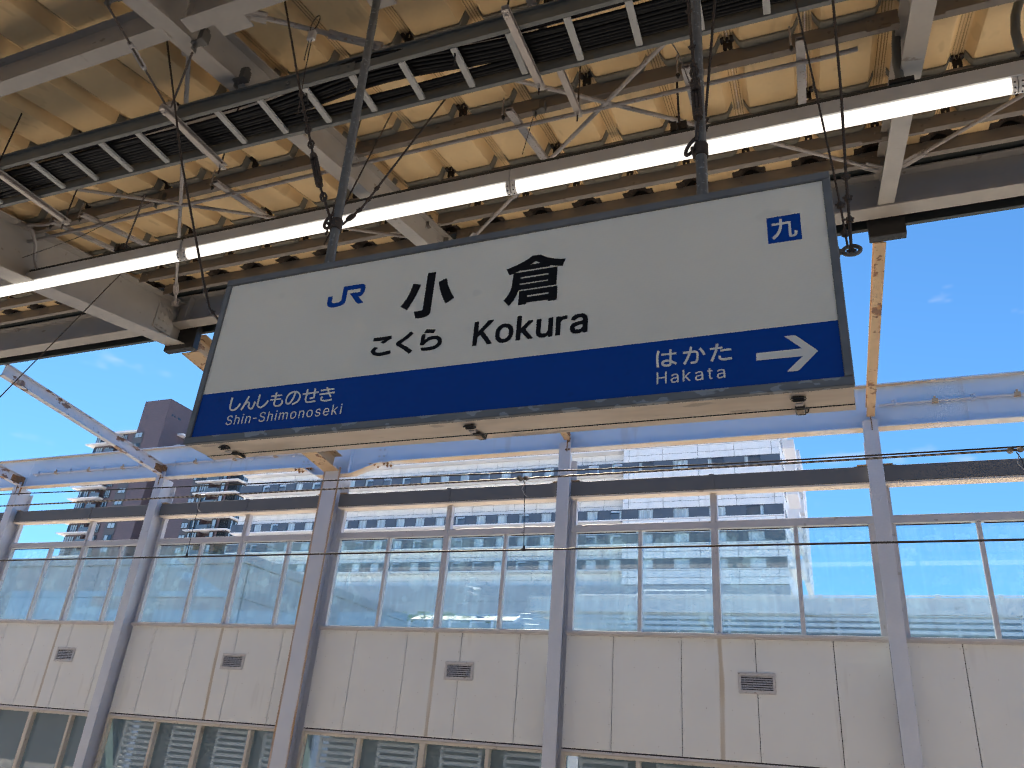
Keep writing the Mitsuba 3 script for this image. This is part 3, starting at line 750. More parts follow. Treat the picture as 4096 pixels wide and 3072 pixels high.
GL = json.loads('''{"kanji_small":[[[[1.1576,0.6274],[1.1634,0.6064],[1.1688,0.5893],[1.1782,0.5653],[1.1853,0.5494],[1.1895,0.5409],[1.2058,0.5107],[1.2432,0.5347],[1.2251,0.5643],[1.2171,0.579],[1.2108,0.5921],[1.2054,0.6052],[1.2028,0.6125],[1.1949,0.6391]]],[[[1.0987,0.625],[1.0991,0.4994],[1.0979,0.4979],[1.0959,0.4961],[1.0945,0.4954],[1.0891,0.4945],[1.0785,0.4942],[1.0568,0.4943],[1.0704,0.4581],[1.0982,0.4583],[1.1097,0.4592],[1.1182,0.4608],[1.1249,0.4631],[1.1303,0.4662],[1.1343,0.4701],[1.1357,0.4722],[1.1367,0.4747],[1.1373,0.4777],[1.1379,0.4851],[1.1375,0.5403],[1.1385,0.682],[1.0998,0.6819]]],[[[1.0341,0.639],[1.0251,0.6022],[1.0223,0.593],[1.0162,0.5778],[1.0096,0.5642],[1.0021,0.5515],[0.9867,0.5304],[1.0215,0.5069],[1.0416,0.5451],[1.0463,0.5549],[1.0535,0.5711],[1.0594,0.586],[1.0647,0.601],[1.0727,0.6277]]]],"kanji_storehouse":[[[[1.6637,0.6209],[1.6935,0.6121],[1.7161,0.6073],[1.7275,0.6394],[1.709,0.6424],[1.6947,0.6452],[1.6835,0.6485],[1.6731,0.6522],[1.6524,0.6603],[1.6423,0.6651],[1.6313,0.6717],[1.6178,0.6806],[1.5822,0.6813],[1.5732,0.6745],[1.5649,0.669],[1.551,0.6616],[1.5346,0.6542],[1.5225,0.6493],[1.5093,0.6445],[1.4716,0.6335],[1.4874,0.603],[1.5046,0.607],[1.5041,0.5761],[1.5032,0.5605],[1.5018,0.5466],[1.5008,0.54],[1.4979,0.5277],[1.4941,0.5165],[1.4892,0.5061],[1.4859,0.5008],[1.4819,0.4955],[1.4719,0.4833],[1.496,0.4539],[1.5092,0.4688],[1.5153,0.4776],[1.5202,0.487],[1.5247,0.4968],[1.5292,0.5083],[1.5344,0.5227],[1.6949,0.5231],[1.6949,0.608],[1.5115,0.6086],[1.5366,0.6191],[1.5372,0.6153],[1.6633,0.6152]],[[1.5375,0.584],[1.6583,0.5839],[1.6581,0.577],[1.5381,0.5765]],[[1.536,0.5471],[1.5358,0.5532],[1.6584,0.5529],[1.6578,0.5472]],[[1.62,0.6391],[1.5774,0.639],[1.5993,0.6526]]],[[[1.7005,0.5164],[1.5372,0.5171],[1.5373,0.4515],[1.5725,0.4515],[1.5729,0.4587],[1.664,0.4578],[1.6639,0.4508],[1.7006,0.4513]],[[1.6642,0.4846],[1.5725,0.4845],[1.5725,0.4925],[1.6643,0.492]]]],"kana_ko":[[[[0.8794,0.3742],[0.9088,0.3726],[0.9193,0.3729],[0.9312,0.3738],[0.9155,0.3642],[0.9333,0.3559],[0.9526,0.3691],[0.9597,0.3724],[0.9677,0.3754],[0.9668,0.3908],[0.9078,0.3891],[0.879,0.3906]]],[[[0.8923,0.3457],[0.8846,0.34],[0.8795,0.3352],[0.8767,0.3303],[0.8759,0.3278],[0.8756,0.3252],[0.8761,0.3227],[0.8772,0.32],[0.879,0.3172],[0.8814,0.3144],[0.8844,0.3117],[0.888,0.3092],[0.8922,0.3068],[0.9026,0.3023],[0.9084,0.3004],[0.9142,0.2991],[0.9202,0.2984],[0.9332,0.2984],[0.9459,0.2992],[0.9589,0.3009],[0.9745,0.3036],[0.972,0.3205],[0.9464,0.3166],[0.9283,0.3146],[0.9222,0.3145],[0.917,0.3149],[0.9087,0.3165],[0.9024,0.3185],[0.9001,0.3196],[0.8983,0.3209],[0.8971,0.3223],[0.8963,0.3238],[0.8961,0.3254],[0.8965,0.3272],[0.8985,0.3309],[0.9014,0.334],[0.9088,0.3384]]]],"kana_ku":[[[[1.0588,0.3981],[1.0418,0.3835],[1.0282,0.3728],[1.0219,0.3688],[1.0036,0.3591],[0.9994,0.3564],[0.9968,0.3539],[0.9953,0.3517],[0.9948,0.3497],[0.9947,0.3479],[0.9952,0.3428],[0.9961,0.3412],[1.0007,0.3369],[1.0053,0.3338],[1.0248,0.3219],[1.0314,0.3174],[1.046,0.3062],[1.0643,0.2912],[1.08,0.304],[1.0482,0.3271],[1.0181,0.346],[1.0527,0.3685],[1.0737,0.3864]]]],"kana_ra":[[[[1.1226,0.3822],[1.1692,0.375],[1.176,0.3912],[1.1319,0.3985]]],[[[1.1106,0.3238],[1.1296,0.3237],[1.1354,0.3306],[1.1408,0.3357],[1.1504,0.3416],[1.1574,0.3444],[1.1647,0.3455],[1.1719,0.3455],[1.178,0.3448],[1.183,0.3434],[1.1872,0.3413],[1.1905,0.3382],[1.1918,0.3364],[1.1927,0.3344],[1.1931,0.3324],[1.1932,0.3301],[1.1921,0.325],[1.1909,0.3225],[1.1891,0.3204],[1.1839,0.3167],[1.1805,0.3151],[1.1725,0.3127],[1.1676,0.3119],[1.1562,0.3111],[1.138,0.3113],[1.115,0.3135],[1.1235,0.297],[1.1403,0.2959],[1.1536,0.2955],[1.1653,0.2959],[1.1765,0.2971],[1.1815,0.2981],[1.1862,0.2996],[1.1945,0.3036],[1.2041,0.3101],[1.2084,0.3143],[1.2112,0.3192],[1.212,0.3222],[1.2123,0.3254],[1.212,0.3322],[1.2107,0.3382],[1.2096,0.341],[1.2067,0.3463],[1.2047,0.3488],[1.1995,0.3535],[1.1964,0.3557],[1.1929,0.3575],[1.1892,0.359],[1.1849,0.3601],[1.1752,0.3612],[1.1616,0.3612],[1.1538,0.3605],[1.1501,0.3597],[1.1465,0.3585],[1.1428,0.3566],[1.1302,0.3471],[1.1312,0.3752],[1.1132,0.3751]]]],"logo_letters":[[[[0.5938,0.6429],[0.5923,0.626],[0.593,0.6067],[0.5963,0.5993],[0.598,0.5963],[0.5999,0.5937],[0.6021,0.5916],[0.6047,0.5895],[0.6076,0.5877],[0.6133,0.5847],[0.6184,0.583],[0.6239,0.582],[0.6359,0.5813],[0.6456,0.5814],[0.6545,0.5822],[0.6631,0.5836],[0.6672,0.5845],[0.671,0.5856],[0.6779,0.5881],[0.681,0.5895],[0.6838,0.5912],[0.6861,0.5933],[0.688,0.5959],[0.6895,0.5992],[0.6922,0.6077],[0.6925,0.6632],[0.756,0.6616],[0.7591,0.6607],[0.7602,0.6602],[0.7612,0.6595],[0.7625,0.6573],[0.7631,0.656],[0.7636,0.6531],[0.7632,0.6498],[0.7622,0.6464],[0.7615,0.6451],[0.7606,0.6442],[0.7594,0.6435],[0.7562,0.6422],[0.7073,0.6427],[0.7572,0.5825],[0.7891,0.5815],[0.7563,0.6199],[0.7675,0.6198],[0.7742,0.624],[0.7768,0.6259],[0.7789,0.628],[0.7805,0.6304],[0.7818,0.633],[0.7838,0.6386],[0.7853,0.6439],[0.7858,0.6464],[0.7863,0.6514],[0.7863,0.657],[0.7857,0.6631],[0.7845,0.6687],[0.7827,0.6735],[0.7816,0.6756],[0.7803,0.6776],[0.7787,0.6793],[0.7768,0.6807],[0.7744,0.682],[0.7683,0.6844],[0.6681,0.6854],[0.6685,0.6449],[0.6682,0.6139],[0.6671,0.6108],[0.6663,0.6095],[0.6651,0.6084],[0.6615,0.6068],[0.6593,0.606],[0.6538,0.6049],[0.6423,0.6038],[0.6347,0.6037],[0.6317,0.604],[0.6262,0.6049],[0.6221,0.6063],[0.6205,0.6072],[0.6194,0.6084],[0.6174,0.6112],[0.6169,0.6425]]]],"kana_ha":[[[[2.1117,0.1514],[2.1402,0.1512],[2.1404,0.132],[2.133,0.1335],[2.1253,0.1334],[2.1199,0.1324],[2.1175,0.1313],[2.1153,0.1297],[2.1136,0.1277],[2.1122,0.1255],[2.1111,0.123],[2.1107,0.1201],[2.1112,0.1171],[2.1124,0.1145],[2.1139,0.1123],[2.1158,0.1104],[2.1179,0.1089],[2.1203,0.1076],[2.1256,0.1059],[2.1308,0.105],[2.1357,0.105],[2.1381,0.1054],[2.1405,0.1061],[2.1427,0.1073],[2.1447,0.1092],[2.1473,0.1136],[2.1487,0.1181],[2.1636,0.1096],[2.1665,0.1176],[2.1563,0.1233],[2.1485,0.1282],[2.1482,0.1512],[2.1658,0.1512],[2.1652,0.1588],[2.1481,0.1589],[2.1481,0.1731],[2.14,0.174],[2.1401,0.1589],[2.111,0.1591]],[[2.1192,0.1203],[2.1208,0.1224],[2.1218,0.1231],[2.1247,0.1241],[2.1268,0.1244],[2.1312,0.1245],[2.1351,0.1242],[2.1411,0.1225],[2.1406,0.1197],[2.1386,0.1157],[2.1371,0.1146],[2.1342,0.114],[2.1287,0.1142],[2.1226,0.116],[2.1212,0.1167],[2.1195,0.1182],[2.1188,0.1192]]],[[[2.0951,0.1645],[2.0929,0.1519],[2.0921,0.1396],[2.0925,0.129],[2.095,0.1059],[2.1039,0.1061],[2.1016,0.1288],[2.1013,0.1342],[2.1013,0.1424],[2.1019,0.1495],[2.103,0.1568],[2.1064,0.1707],[2.0976,0.1744]]]],"kana_ka":[[[[2.243,0.1602],[2.2522,0.148],[2.2549,0.1424],[2.258,0.1345],[2.2664,0.1383],[2.2632,0.1464],[2.2598,0.1535],[2.2553,0.16],[2.2497,0.1671]]],[[[2.2132,0.1756],[2.2095,0.1579],[2.1875,0.1571],[2.1885,0.148],[2.2068,0.1487],[2.2038,0.1411],[2.2002,0.133],[2.1881,0.11],[2.1954,0.1044],[2.2077,0.1278],[2.2132,0.1403],[2.2162,0.149],[2.2254,0.1492],[2.2298,0.1485],[2.2329,0.1474],[2.234,0.1464],[2.2346,0.1438],[2.2346,0.1356],[2.2343,0.1293],[2.2335,0.1233],[2.2322,0.119],[2.2311,0.1165],[2.2295,0.1153],[2.2273,0.1148],[2.2143,0.1148],[2.2148,0.1059],[2.2248,0.1057],[2.2289,0.106],[2.2324,0.1068],[2.2352,0.1083],[2.2372,0.1103],[2.2386,0.1127],[2.2403,0.1176],[2.241,0.1206],[2.242,0.1277],[2.2425,0.1408],[2.2424,0.1441],[2.2418,0.1475],[2.2405,0.1509],[2.2384,0.1536],[2.236,0.1554],[2.2334,0.1566],[2.2282,0.1579],[2.2253,0.1582],[2.2185,0.1582],[2.2215,0.1726]]]],"kana_ta":[[[[2.2987,0.1529],[2.2967,0.1458],[2.2952,0.1415],[2.2882,0.1246],[2.2817,0.1102],[2.2897,0.105],[2.2962,0.1196],[2.3033,0.1368],[2.3066,0.1465],[2.3081,0.1531],[2.3251,0.1533],[2.3246,0.1608],[2.3095,0.1606],[2.3116,0.1732],[2.3028,0.1759],[2.3003,0.1605],[2.2812,0.1602],[2.2818,0.1527]]],[[[2.326,0.1424],[2.3333,0.1432],[2.3373,0.1433],[2.3539,0.1427],[2.3537,0.1505],[2.3325,0.1511],[2.3247,0.1502],[2.3161,0.1486],[2.3175,0.1409]]],[[[2.3095,0.1232],[2.3093,0.1203],[2.3099,0.1171],[2.3113,0.1145],[2.313,0.1124],[2.315,0.1105],[2.3173,0.1088],[2.3199,0.1076],[2.3255,0.1064],[2.3315,0.1062],[2.3389,0.1064],[2.3555,0.1076],[2.3545,0.1167],[2.3343,0.1153],[2.3282,0.1154],[2.3236,0.1158],[2.3205,0.117],[2.3193,0.1178],[2.3175,0.1198],[2.3173,0.1209],[2.3184,0.1249],[2.3108,0.128]]]],"kana_shi":[[[[0.1751,0.1818],[0.1742,0.1484],[0.1745,0.1387],[0.1757,0.1302],[0.1775,0.1259],[0.1804,0.1219],[0.1841,0.1183],[0.1882,0.1153],[0.1926,0.113],[0.1972,0.1115],[0.2018,0.1111],[0.2061,0.1115],[0.2139,0.1138],[0.2206,0.1173],[0.2236,0.1196],[0.2313,0.1278],[0.2351,0.1347],[0.2387,0.1434],[0.2291,0.1485],[0.224,0.1368],[0.2202,0.1315],[0.2154,0.1267],[0.2101,0.1231],[0.2041,0.1207],[0.1983,0.1197],[0.1943,0.1205],[0.1898,0.1233],[0.1879,0.1251],[0.1856,0.1294],[0.185,0.1323],[0.1844,0.1517],[0.1853,0.1784]]]],"kana_n":[[[[0.2692,0.1795],[0.2572,0.1472],[0.2431,0.1144],[0.2526,0.1092],[0.2646,0.1369],[0.2662,0.1356],[0.2718,0.1415],[0.2738,0.1431],[0.2759,0.1437],[0.2781,0.143],[0.2791,0.1421],[0.2795,0.1296],[0.2805,0.1253],[0.2854,0.1181],[0.292,0.1124],[0.2957,0.1106],[0.3029,0.1091],[0.3067,0.1096],[0.3101,0.1115],[0.3128,0.1146],[0.315,0.1197],[0.3212,0.1444],[0.3115,0.1487],[0.3074,0.1308],[0.3037,0.1204],[0.3008,0.1178],[0.2969,0.1182],[0.2924,0.1216],[0.2899,0.1254],[0.2894,0.1276],[0.2893,0.1389],[0.2882,0.1431],[0.2852,0.1468],[0.2815,0.1496],[0.2776,0.1514],[0.2736,0.1523],[0.2706,0.1522],[0.2788,0.1746]]]],"kana_shi_b":[[[[0.3282,0.1812],[0.3275,0.1343],[0.328,0.1301],[0.3296,0.1258],[0.3325,0.1217],[0.3362,0.1181],[0.3403,0.1151],[0.3447,0.1128],[0.3492,0.1113],[0.3536,0.1108],[0.3578,0.1113],[0.3653,0.1137],[0.3721,0.1175],[0.3753,0.1201],[0.3836,0.1289],[0.3877,0.1354],[0.3913,0.1433],[0.3821,0.1485],[0.3786,0.1408],[0.375,0.135],[0.3702,0.1296],[0.3646,0.1247],[0.3589,0.1215],[0.353,0.1196],[0.3504,0.1193],[0.3464,0.1202],[0.3417,0.1231],[0.3398,0.125],[0.3376,0.1291],[0.3372,0.1355],[0.338,0.1781]]]],"kana_mo":[[[[0.419,0.1606],[0.419,0.1497],[0.3958,0.1492],[0.3986,0.1422],[0.4186,0.1426],[0.4179,0.1284],[0.4188,0.1235],[0.4211,0.1191],[0.4245,0.1156],[0.4285,0.1131],[0.4359,0.1105],[0.4444,0.1093],[0.4534,0.1099],[0.4573,0.111],[0.4608,0.1128],[0.4665,0.118],[0.4701,0.1244],[0.4703,0.1282],[0.4694,0.1323],[0.4663,0.1407],[0.4573,0.1408],[0.4603,0.1329],[0.4607,0.1285],[0.4582,0.1242],[0.4561,0.122],[0.4513,0.1188],[0.4486,0.1181],[0.4417,0.1176],[0.4384,0.1179],[0.4331,0.1192],[0.431,0.1201],[0.4288,0.1218],[0.4275,0.1263],[0.4284,0.1429],[0.4569,0.1435],[0.4542,0.1504],[0.4286,0.1499],[0.4286,0.1606],[0.4582,0.1608],[0.4555,0.1678],[0.4285,0.1676],[0.4284,0.179],[0.4188,0.1818],[0.4189,0.1676],[0.3971,0.1675],[0.3998,0.1604]]]],"kana_no":[[[[0.5302,0.1682],[0.5335,0.1672],[0.5398,0.1639],[0.5445,0.1597],[0.5462,0.1574],[0.5488,0.1517],[0.5495,0.1486],[0.5497,0.1454],[0.5489,0.1385],[0.5459,0.1316],[0.5435,0.1288],[0.5395,0.1261],[0.5339,0.1234],[0.5181,0.1174],[0.5239,0.1097],[0.5461,0.1187],[0.551,0.122],[0.5543,0.1258],[0.558,0.1343],[0.559,0.1428],[0.5587,0.147],[0.5562,0.1555],[0.554,0.1596],[0.5512,0.1633],[0.5438,0.1698],[0.5394,0.1726],[0.5346,0.1748],[0.5297,0.1764],[0.5244,0.1773],[0.5132,0.1776],[0.5077,0.1769],[0.5025,0.1754],[0.4934,0.1704],[0.4858,0.1632],[0.483,0.1592],[0.4811,0.1547],[0.4792,0.1446],[0.4795,0.1351],[0.4807,0.1307],[0.4826,0.1264],[0.4851,0.1224],[0.4882,0.1188],[0.4921,0.116],[0.4965,0.1146],[0.5007,0.1142],[0.5047,0.1149],[0.5085,0.1164],[0.512,0.1189],[0.5151,0.1224],[0.521,0.1318],[0.5257,0.1424],[0.5284,0.1542]],[[0.5206,0.1693],[0.5181,0.1521],[0.5166,0.1469],[0.5123,0.1371],[0.5069,0.1285],[0.5043,0.1256],[0.4995,0.1229],[0.4973,0.1226],[0.4947,0.123],[0.4924,0.1253],[0.4909,0.1277],[0.4889,0.1336],[0.4886,0.1414],[0.4891,0.1458],[0.4918,0.1537],[0.4972,0.1603],[0.5045,0.1657],[0.5124,0.1686],[0.5169,0.1692]]]],"kana_se":[[[[0.568,0.1527],[0.5827,0.1533],[0.5823,0.1358],[0.5834,0.1271],[0.585,0.1234],[0.5872,0.12],[0.5901,0.1171],[0.5936,0.1149],[0.5974,0.1133],[0.6018,0.1123],[0.6066,0.1119],[0.6252,0.1123],[0.6419,0.1136],[0.6384,0.1218],[0.6219,0.1205],[0.6042,0.1201],[0.5979,0.121],[0.5949,0.1226],[0.5931,0.1248],[0.5917,0.1296],[0.5919,0.1536],[0.6231,0.1545],[0.6239,0.1415],[0.6229,0.139],[0.6175,0.1375],[0.606,0.1368],[0.6094,0.1286],[0.6213,0.1293],[0.6262,0.1302],[0.6302,0.1321],[0.6324,0.1351],[0.633,0.1385],[0.6321,0.1546],[0.6492,0.1549],[0.6462,0.1632],[0.6318,0.163],[0.631,0.1779],[0.6218,0.1801],[0.6228,0.1628],[0.5921,0.162],[0.5925,0.1777],[0.5833,0.1806],[0.5828,0.1617],[0.5647,0.161]]]],"kana_ki":[[[[0.6908,0.1614],[0.6956,0.1524],[0.6525,0.1506],[0.6556,0.1424],[0.7006,0.1443],[0.712,0.128],[0.7191,0.1307],[0.7093,0.1446],[0.7325,0.1456],[0.7295,0.1537],[0.7042,0.1527],[0.6994,0.1616],[0.7269,0.1623],[0.724,0.1705],[0.6952,0.1698],[0.6903,0.1797],[0.6823,0.1784],[0.6867,0.1696],[0.656,0.1688],[0.659,0.1605]]],[[[0.6691,0.138],[0.6631,0.1303],[0.6624,0.1274],[0.664,0.1214],[0.6662,0.1183],[0.6693,0.1155],[0.6732,0.1135],[0.6823,0.1112],[0.6981,0.11],[0.7105,0.111],[0.7259,0.1131],[0.7222,0.1211],[0.7069,0.119],[0.6954,0.1181],[0.6857,0.1186],[0.6747,0.1208],[0.6725,0.1222],[0.6715,0.1247],[0.6727,0.1271],[0.6768,0.1319]]]],"kanji_nine":[[[[2.573,0.633],[2.5723,0.5843],[2.573,0.5842],[2.5736,0.5787],[2.5746,0.5758],[2.5753,0.575],[2.5763,0.5745],[2.5798,0.5737],[2.5881,0.5737],[2.5904,0.5741],[2.5942,0.5754],[2.5958,0.5764],[2.5984,0.5786],[2.5999,0.5809],[2.6008,0.5837],[2.6016,0.5875],[2.603,0.5962],[2.5927,0.6014],[2.591,0.585],[2.589,0.5837],[2.5873,0.583],[2.5825,0.5836],[2.5828,0.5925],[2.5816,0.5927],[2.5822,0.6422],[2.5731,0.6432],[2.5528,0.6436],[2.5531,0.6593],[2.5433,0.6607],[2.543,0.6438],[2.5155,0.6439],[2.5161,0.6338],[2.5423,0.6337],[2.5415,0.6253],[2.5399,0.6179],[2.5374,0.6105],[2.534,0.6035],[2.5318,0.6001],[2.5288,0.5965],[2.5249,0.5924],[2.5142,0.5826],[2.5203,0.5722],[2.5311,0.5822],[2.5355,0.5866],[2.5391,0.591],[2.5419,0.5953],[2.5442,0.5996],[2.5477,0.6084],[2.5503,0.6174],[2.5511,0.622],[2.5522,0.6335]]]],"square_field":[[[[2.5001,0.6725],[2.5004,0.5589],[2.6152,0.5584],[2.6156,0.6724]]]],"arrow":[[[[2.4343,0.1208],[2.4338,0.0928],[2.5816,0.0915],[2.528,0.0396],[2.5641,0.0392],[2.6303,0.1055],[2.5637,0.1734],[2.5287,0.1739],[2.5813,0.1206]]]]}''')


def put(name, rings, matn, lift=0.0010, d=0.0008, label=None):
    ms = [polyshape(r, d, lambda u, v, w: (SX + u, SY + 0.0018 - lift - w, SZ + v)) for r in rings]
    return part(sg, name, cat(ms), matn, label=label)


for nm, rings in GL.items():
    if nm == 'square_field':
        sq = put('mark_square', rings, 'm_sign_blue', 0.0004, 0.0006, 'small blue square mark')
    elif nm == 'kanji_nine':
        put('mark_lettering', rings, 'm_sign_mark', 0.0014)
    elif nm == 'logo_letters':
        put('logo', rings, 'm_sign_blue', 0.0006, label='blue railway logo of joined letters')
    elif nm == 'arrow':
        put('arrow', rings, 'm_sign_mark', label='white arrow pointing right')
    elif nm in ('kanji_small', 'kanji_storehouse') or nm in ('kana_ko', 'kana_ku', 'kana_ra'):
        put('lettering', rings, 'm_sign_black')
    else:
        put('band_lettering', rings, 'm_sign_mark')


def latin(text, x0, x1, base, cap, name, matn, bold, lift):
    """each letter a piece; spaced out to run from x0 to x1"""
    ws = []
    for ch in text:
        m = meshkit.text_mesh('-' if ch == '-' else ch, 1.0, 0.01, bold)
        v = m.vertices
        ws.append((m, v[:, 0].min(), v[:, 0].max()))
    k = cap
    tot = sum(b - a for _, a, b in ws) * k
    gap = (x1 - x0 - tot) / (len(text) - 1)
    x = x0
    for m, a, b in ws:
        v = m.vertices
        w = np.stack([SX + x + (v[:, 0] - a) * k, SY + 0.0018 - lift - v[:, 2] * 0.08, SZ + base + v[:, 1] * k], 1)
        mm = trimesh.Trimesh(w, m.faces, process=False)
        if mm.volume < 0:
            mm.invert()
        part(sg, name, mm, matn)
        x += (b - a) * k + gap


latin('Kokura', 1.3525, 1.832, 0.2925, 0.1045, 'lettering', 'm_sign_black', True, 0.0010)
latin('Hakata', 2.0945, 2.330, 0.0405, 0.0455, 'band_lettering', 'm_sign_mark', False, 0.0010)
latin('Shin-Shimonoseki', 0.179, 0.7835, 0.0455, 0.0455, 'band_lettering', 'm_sign_mark', False, 0.0010)
# the seam of the case, its catches, the eye bolt
part(sg, 'case_seam', box(bx0 + 0.003, bx1 - 0.003, SY + 0.146, SY + 0.149, bz0 + 0.0005, bz0 + 0.004), 'm_dark')
part(sg, 'rear_lip', box(bx0 + 0.001, bx1 - 0.001, SY + 0.150, SY + D + 0.002, bz0 + 0.0005, bz0 + 0.03), 'm_sign_under')
for x in (-2.49, -1.29, -0.09):
    l = part(sg, 'latch', cat(box(x - 0.019, x + 0.019, 2.503, 2.530, bz0 - 0.009, bz0 + 0.001, 0.002), tube([(x - 0.024, 2.512, bz0 - 0.006), (x - 0.022, 2.497, bz0 - 0.008), (x, 2.492, bz0 - 0.009), (x + 0.022, 2.497, bz0 - 0.008), (x + 0.024, 2.512, bz0 - 0.006)], 0.002, 6),
                              tube([(x - 0.021, 2.525, bz0 - 0.004), (x - 0.016, 2.512, bz0 - 0.013), (x + 0.016, 2.512, bz0 - 0.013), (x + 0.021, 2.525, bz0 - 0.004)], 0.003, 6)), 'm_dark')
    part(l, 'lever', box(x - 0.012, x + 0.012, 2.531, 2.552, bz0 - 0.015, bz0 - 0.010, 0.001), 'm_zinc')
    k = part(sg, 'keeper', cat(box(x - 0.016, x + 0.016, 2.574, 2.640, bz0 - 0.010, bz0 - 0.0005, 0.002), tube([(x + 0.014, 2.632, bz0 - 0.006), (x + 0.024, 2.620, bz0 - 0.006), (x + 0.026, 2.612, bz0 - 0.002)], 0.0025, 6)), 'm_dark')
    part(k, 'plate', box(x - 0.0125, x + 0.0125, 2.586, 2.622, bz0 - 0.014, bz0 - 0.0105, 0.001), 'm_latch')
ex = bx1
part(sg, 'eye_bolt', cat(ring((ex + 0.045, 2.555, 3.335), (1, 0, 0), (0, 0.35, 0.94), 0.029, 0.026, 0.0075), rod((ex - 0.003, 2.555, 3.335), (ex + 0.018, 2.555, 3.335), 0.011), rod((ex - 0.002, 2.555, 3.335), (ex + 0.005, 2.555, 3.335), 0.02)), 'm_clamp', smooth=60)
part(sg, 'eye_bolt', cat(ring((bx0 - 0.03, 2.555, 3.40), (1, 0, 0), (0, 0.75, 0.35), 0.026, 0.022, 0.0075), rod((bx0 + 0.003, 2.555, 3.40), (bx0 - 0.008, 2.555, 3.40), 0.011)), 'm_zinc', smooth=60)
for x in (-2.165, -0.385):
    part(sg, 'pole_socket', box(x - 0.05, x + 0.05, 2.51, 2.60, bz1 - 0.004, bz1 + 0.012), 'm_sign_frame')

# poles
for lab, x0, x1 in (('left grey galvanised pole that carries the sign', -2.165, -2.235), ('right grey galvanised pole that carries the sign, passing in front of a strip light', -0.385, -0.392)):
    t = thing('hanger_pole', lab, 'pole')
    p0, p1 = V(x0, 2.555, bz1 + 0.008), V(x1, 2.555, 5.62)
    part(t, 'pipe', rod(p0, p1, 0.0228, 16), 'm_pole', smooth=40)
    part(t, 'band', rod(p0 + (p1 - p0) * 0.135, p0 + (p1 - p0) * 0.165, 0.030, 16), 'm_wire', smooth=40)
    part(t, 'top_plate', box(x1 - 0.08, x1 + 0.08, 2.2, 2.64, 5.62, 5.635), 'm_steel')
    a = p0 + (p1 - p0) * 0.15
    part(t, 'shackle', cat(ring(a + V(-0.035, -0.005, 0.03), (0.6, 0, 0.8), (0.1, 1, 0), 0.045, 0.022, 0.008), rod(a + V(-0.03, -0.03, 0), a + V(-0.03, 0.03, 0), 0.009)), 'm_wire')


def guy(lab, pts, r=0.005, grips=(), buckle=None, links=()):
    t = thing('guy_wire', lab, 'wire')
    P3 = [V(*p) for p in pts]
    part(t, 'wire', tube(P3, r, 6), 'm_wire', smooth=60)
    def on(f):
        ls = [np.linalg.norm(P3[i + 1] - P3[i]) for i in range(len(P3) - 1)]
        s = f * sum(ls)
        for i, l in enumerate(ls):
            if s <= l or i == len(ls) - 1:
                return P3[i] + (P3[i + 1] - P3[i]) * s / l, (P3[i + 1] - P3[i]) / l
            s -= l
    for g_ in grips:
        c, d = on(g_)
        part(t, 'wire_grip', cat(rod(c - d * 0.011, c + d * 0.011, 0.0105, 7), rod(c + V(-0.017, 0, 0.004), c + V(0.017, 0, 0.004), 0.0045, 6), rod(c + V(-0.013, 0, -0.008), c + V(0.014, 0, -0.007), 0.0045, 6)), 'm_wire')
    if buckle:
        c, d = on(buckle[0])
        L = buckle[1] / 2
        s = np.cross(d, (0, 1, 0))
        s /= np.linalg.norm(s)
        part(t, 'turnbuckle', cat(rod(c - d * L + s * 0.014, c + d * L + s * 0.014, 0.008), rod(c - d * L - s * 0.014, c + d * L - s * 0.014, 0.008), rod(c - d * (L + 0.02), c - d * (L - 0.02), 0.02), rod(c + d * (L - 0.02), c + d * (L + 0.02), 0.02)), 'm_wire')
    for g_ in links:
        c, d = on(g_)
        part(t, 'eye', ring(c, d, np.cross(d, (0, 1, 0)), 0.028, 0.016, 0.006, 14, 6), 'm_wire')
    return t


guy('black guy wire rising to the left from the left end of the sign', [(bx0 - 0.035, 2.555, 3.41), (-2.86, 2.555, 3.55), (-2.94, 2.555, 3.70), (-3.42, 2.555, 4.66), (-4.24, 2.555, 6.5)], 0.0065, (0.05, 0.10))
guy('thick dark guy wire rising from the eye bolt on the right end of the sign', [(0.128, 2.555, 3.33), (0.142, 2.555, 3.66), (0.165, 2.555, 4.09), (0.205, 2.555, 5.3)], 0.0062, (0.0, 0.07, 0.12, 0.17))
guy('thin guy wire beside the right end of the sign, leaning left', [(0.115, 2.50, 3.31), (0.108, 2.50, 3.50), (0.098, 2.5, 3.68), (0.04, 2.5, 4.54), (-0.02, 2.5, 5.4)], 0.0042, (0.03, 0.09))
guy('rusty chain and turnbuckle rising to the left from the first pole', [(-2.19, 2.53, 3.93), (-2.21, 2.51, 4.0), (-2.29, 2.5, 4.17), (-2.39, 2.5, 4.42), (-2.58, 2.5, 4.90), (-2.91, 2.5, 5.79), (-3.1, 2.48, 6.2)], 0.0065, (0.36, 0.42, 0.33), (0.155, 0.20), (0.07, 0.24, 0.29))
guy('guy wire with grips running up right from the first pole', [(-2.16, 2.58, 3.95), (-2.10, 2.63, 4.08), (-2.30, 3.58, 5.86)], 0.006, (0.06, 0.12, 0.19), None, (0.03,))
guy('thin wire behind the first pole leading up to the second purlin', [(-2.28, 2.62, 3.88), (-2.74, 3.57, 5.86)], 0.005)
guy('steep thin wire behind the first pole', [(-2.30, 2.64, 3.96), (-3.02, 3.57, 5.86)], 0.005)
guy('slim safety wire from the strip light to the second purlin clamp', [(-2.06, 4.40, 5.95), (-1.90, 4.2, 6.13)], 0.003)
guy('rusty turnbuckle line rising left of the second pole', [(-0.40, 2.53, 3.97), (-0.385, 2.5, 4.05), (-0.392, 2.5, 4.25), (-0.40, 2.5, 4.43), (-0.415, 2.5, 4.80), (-0.44, 2.5, 5.4)], 0.007, (0.28, 0.36, 0.52), (0.135, 0.15), (0.21, 0.25))
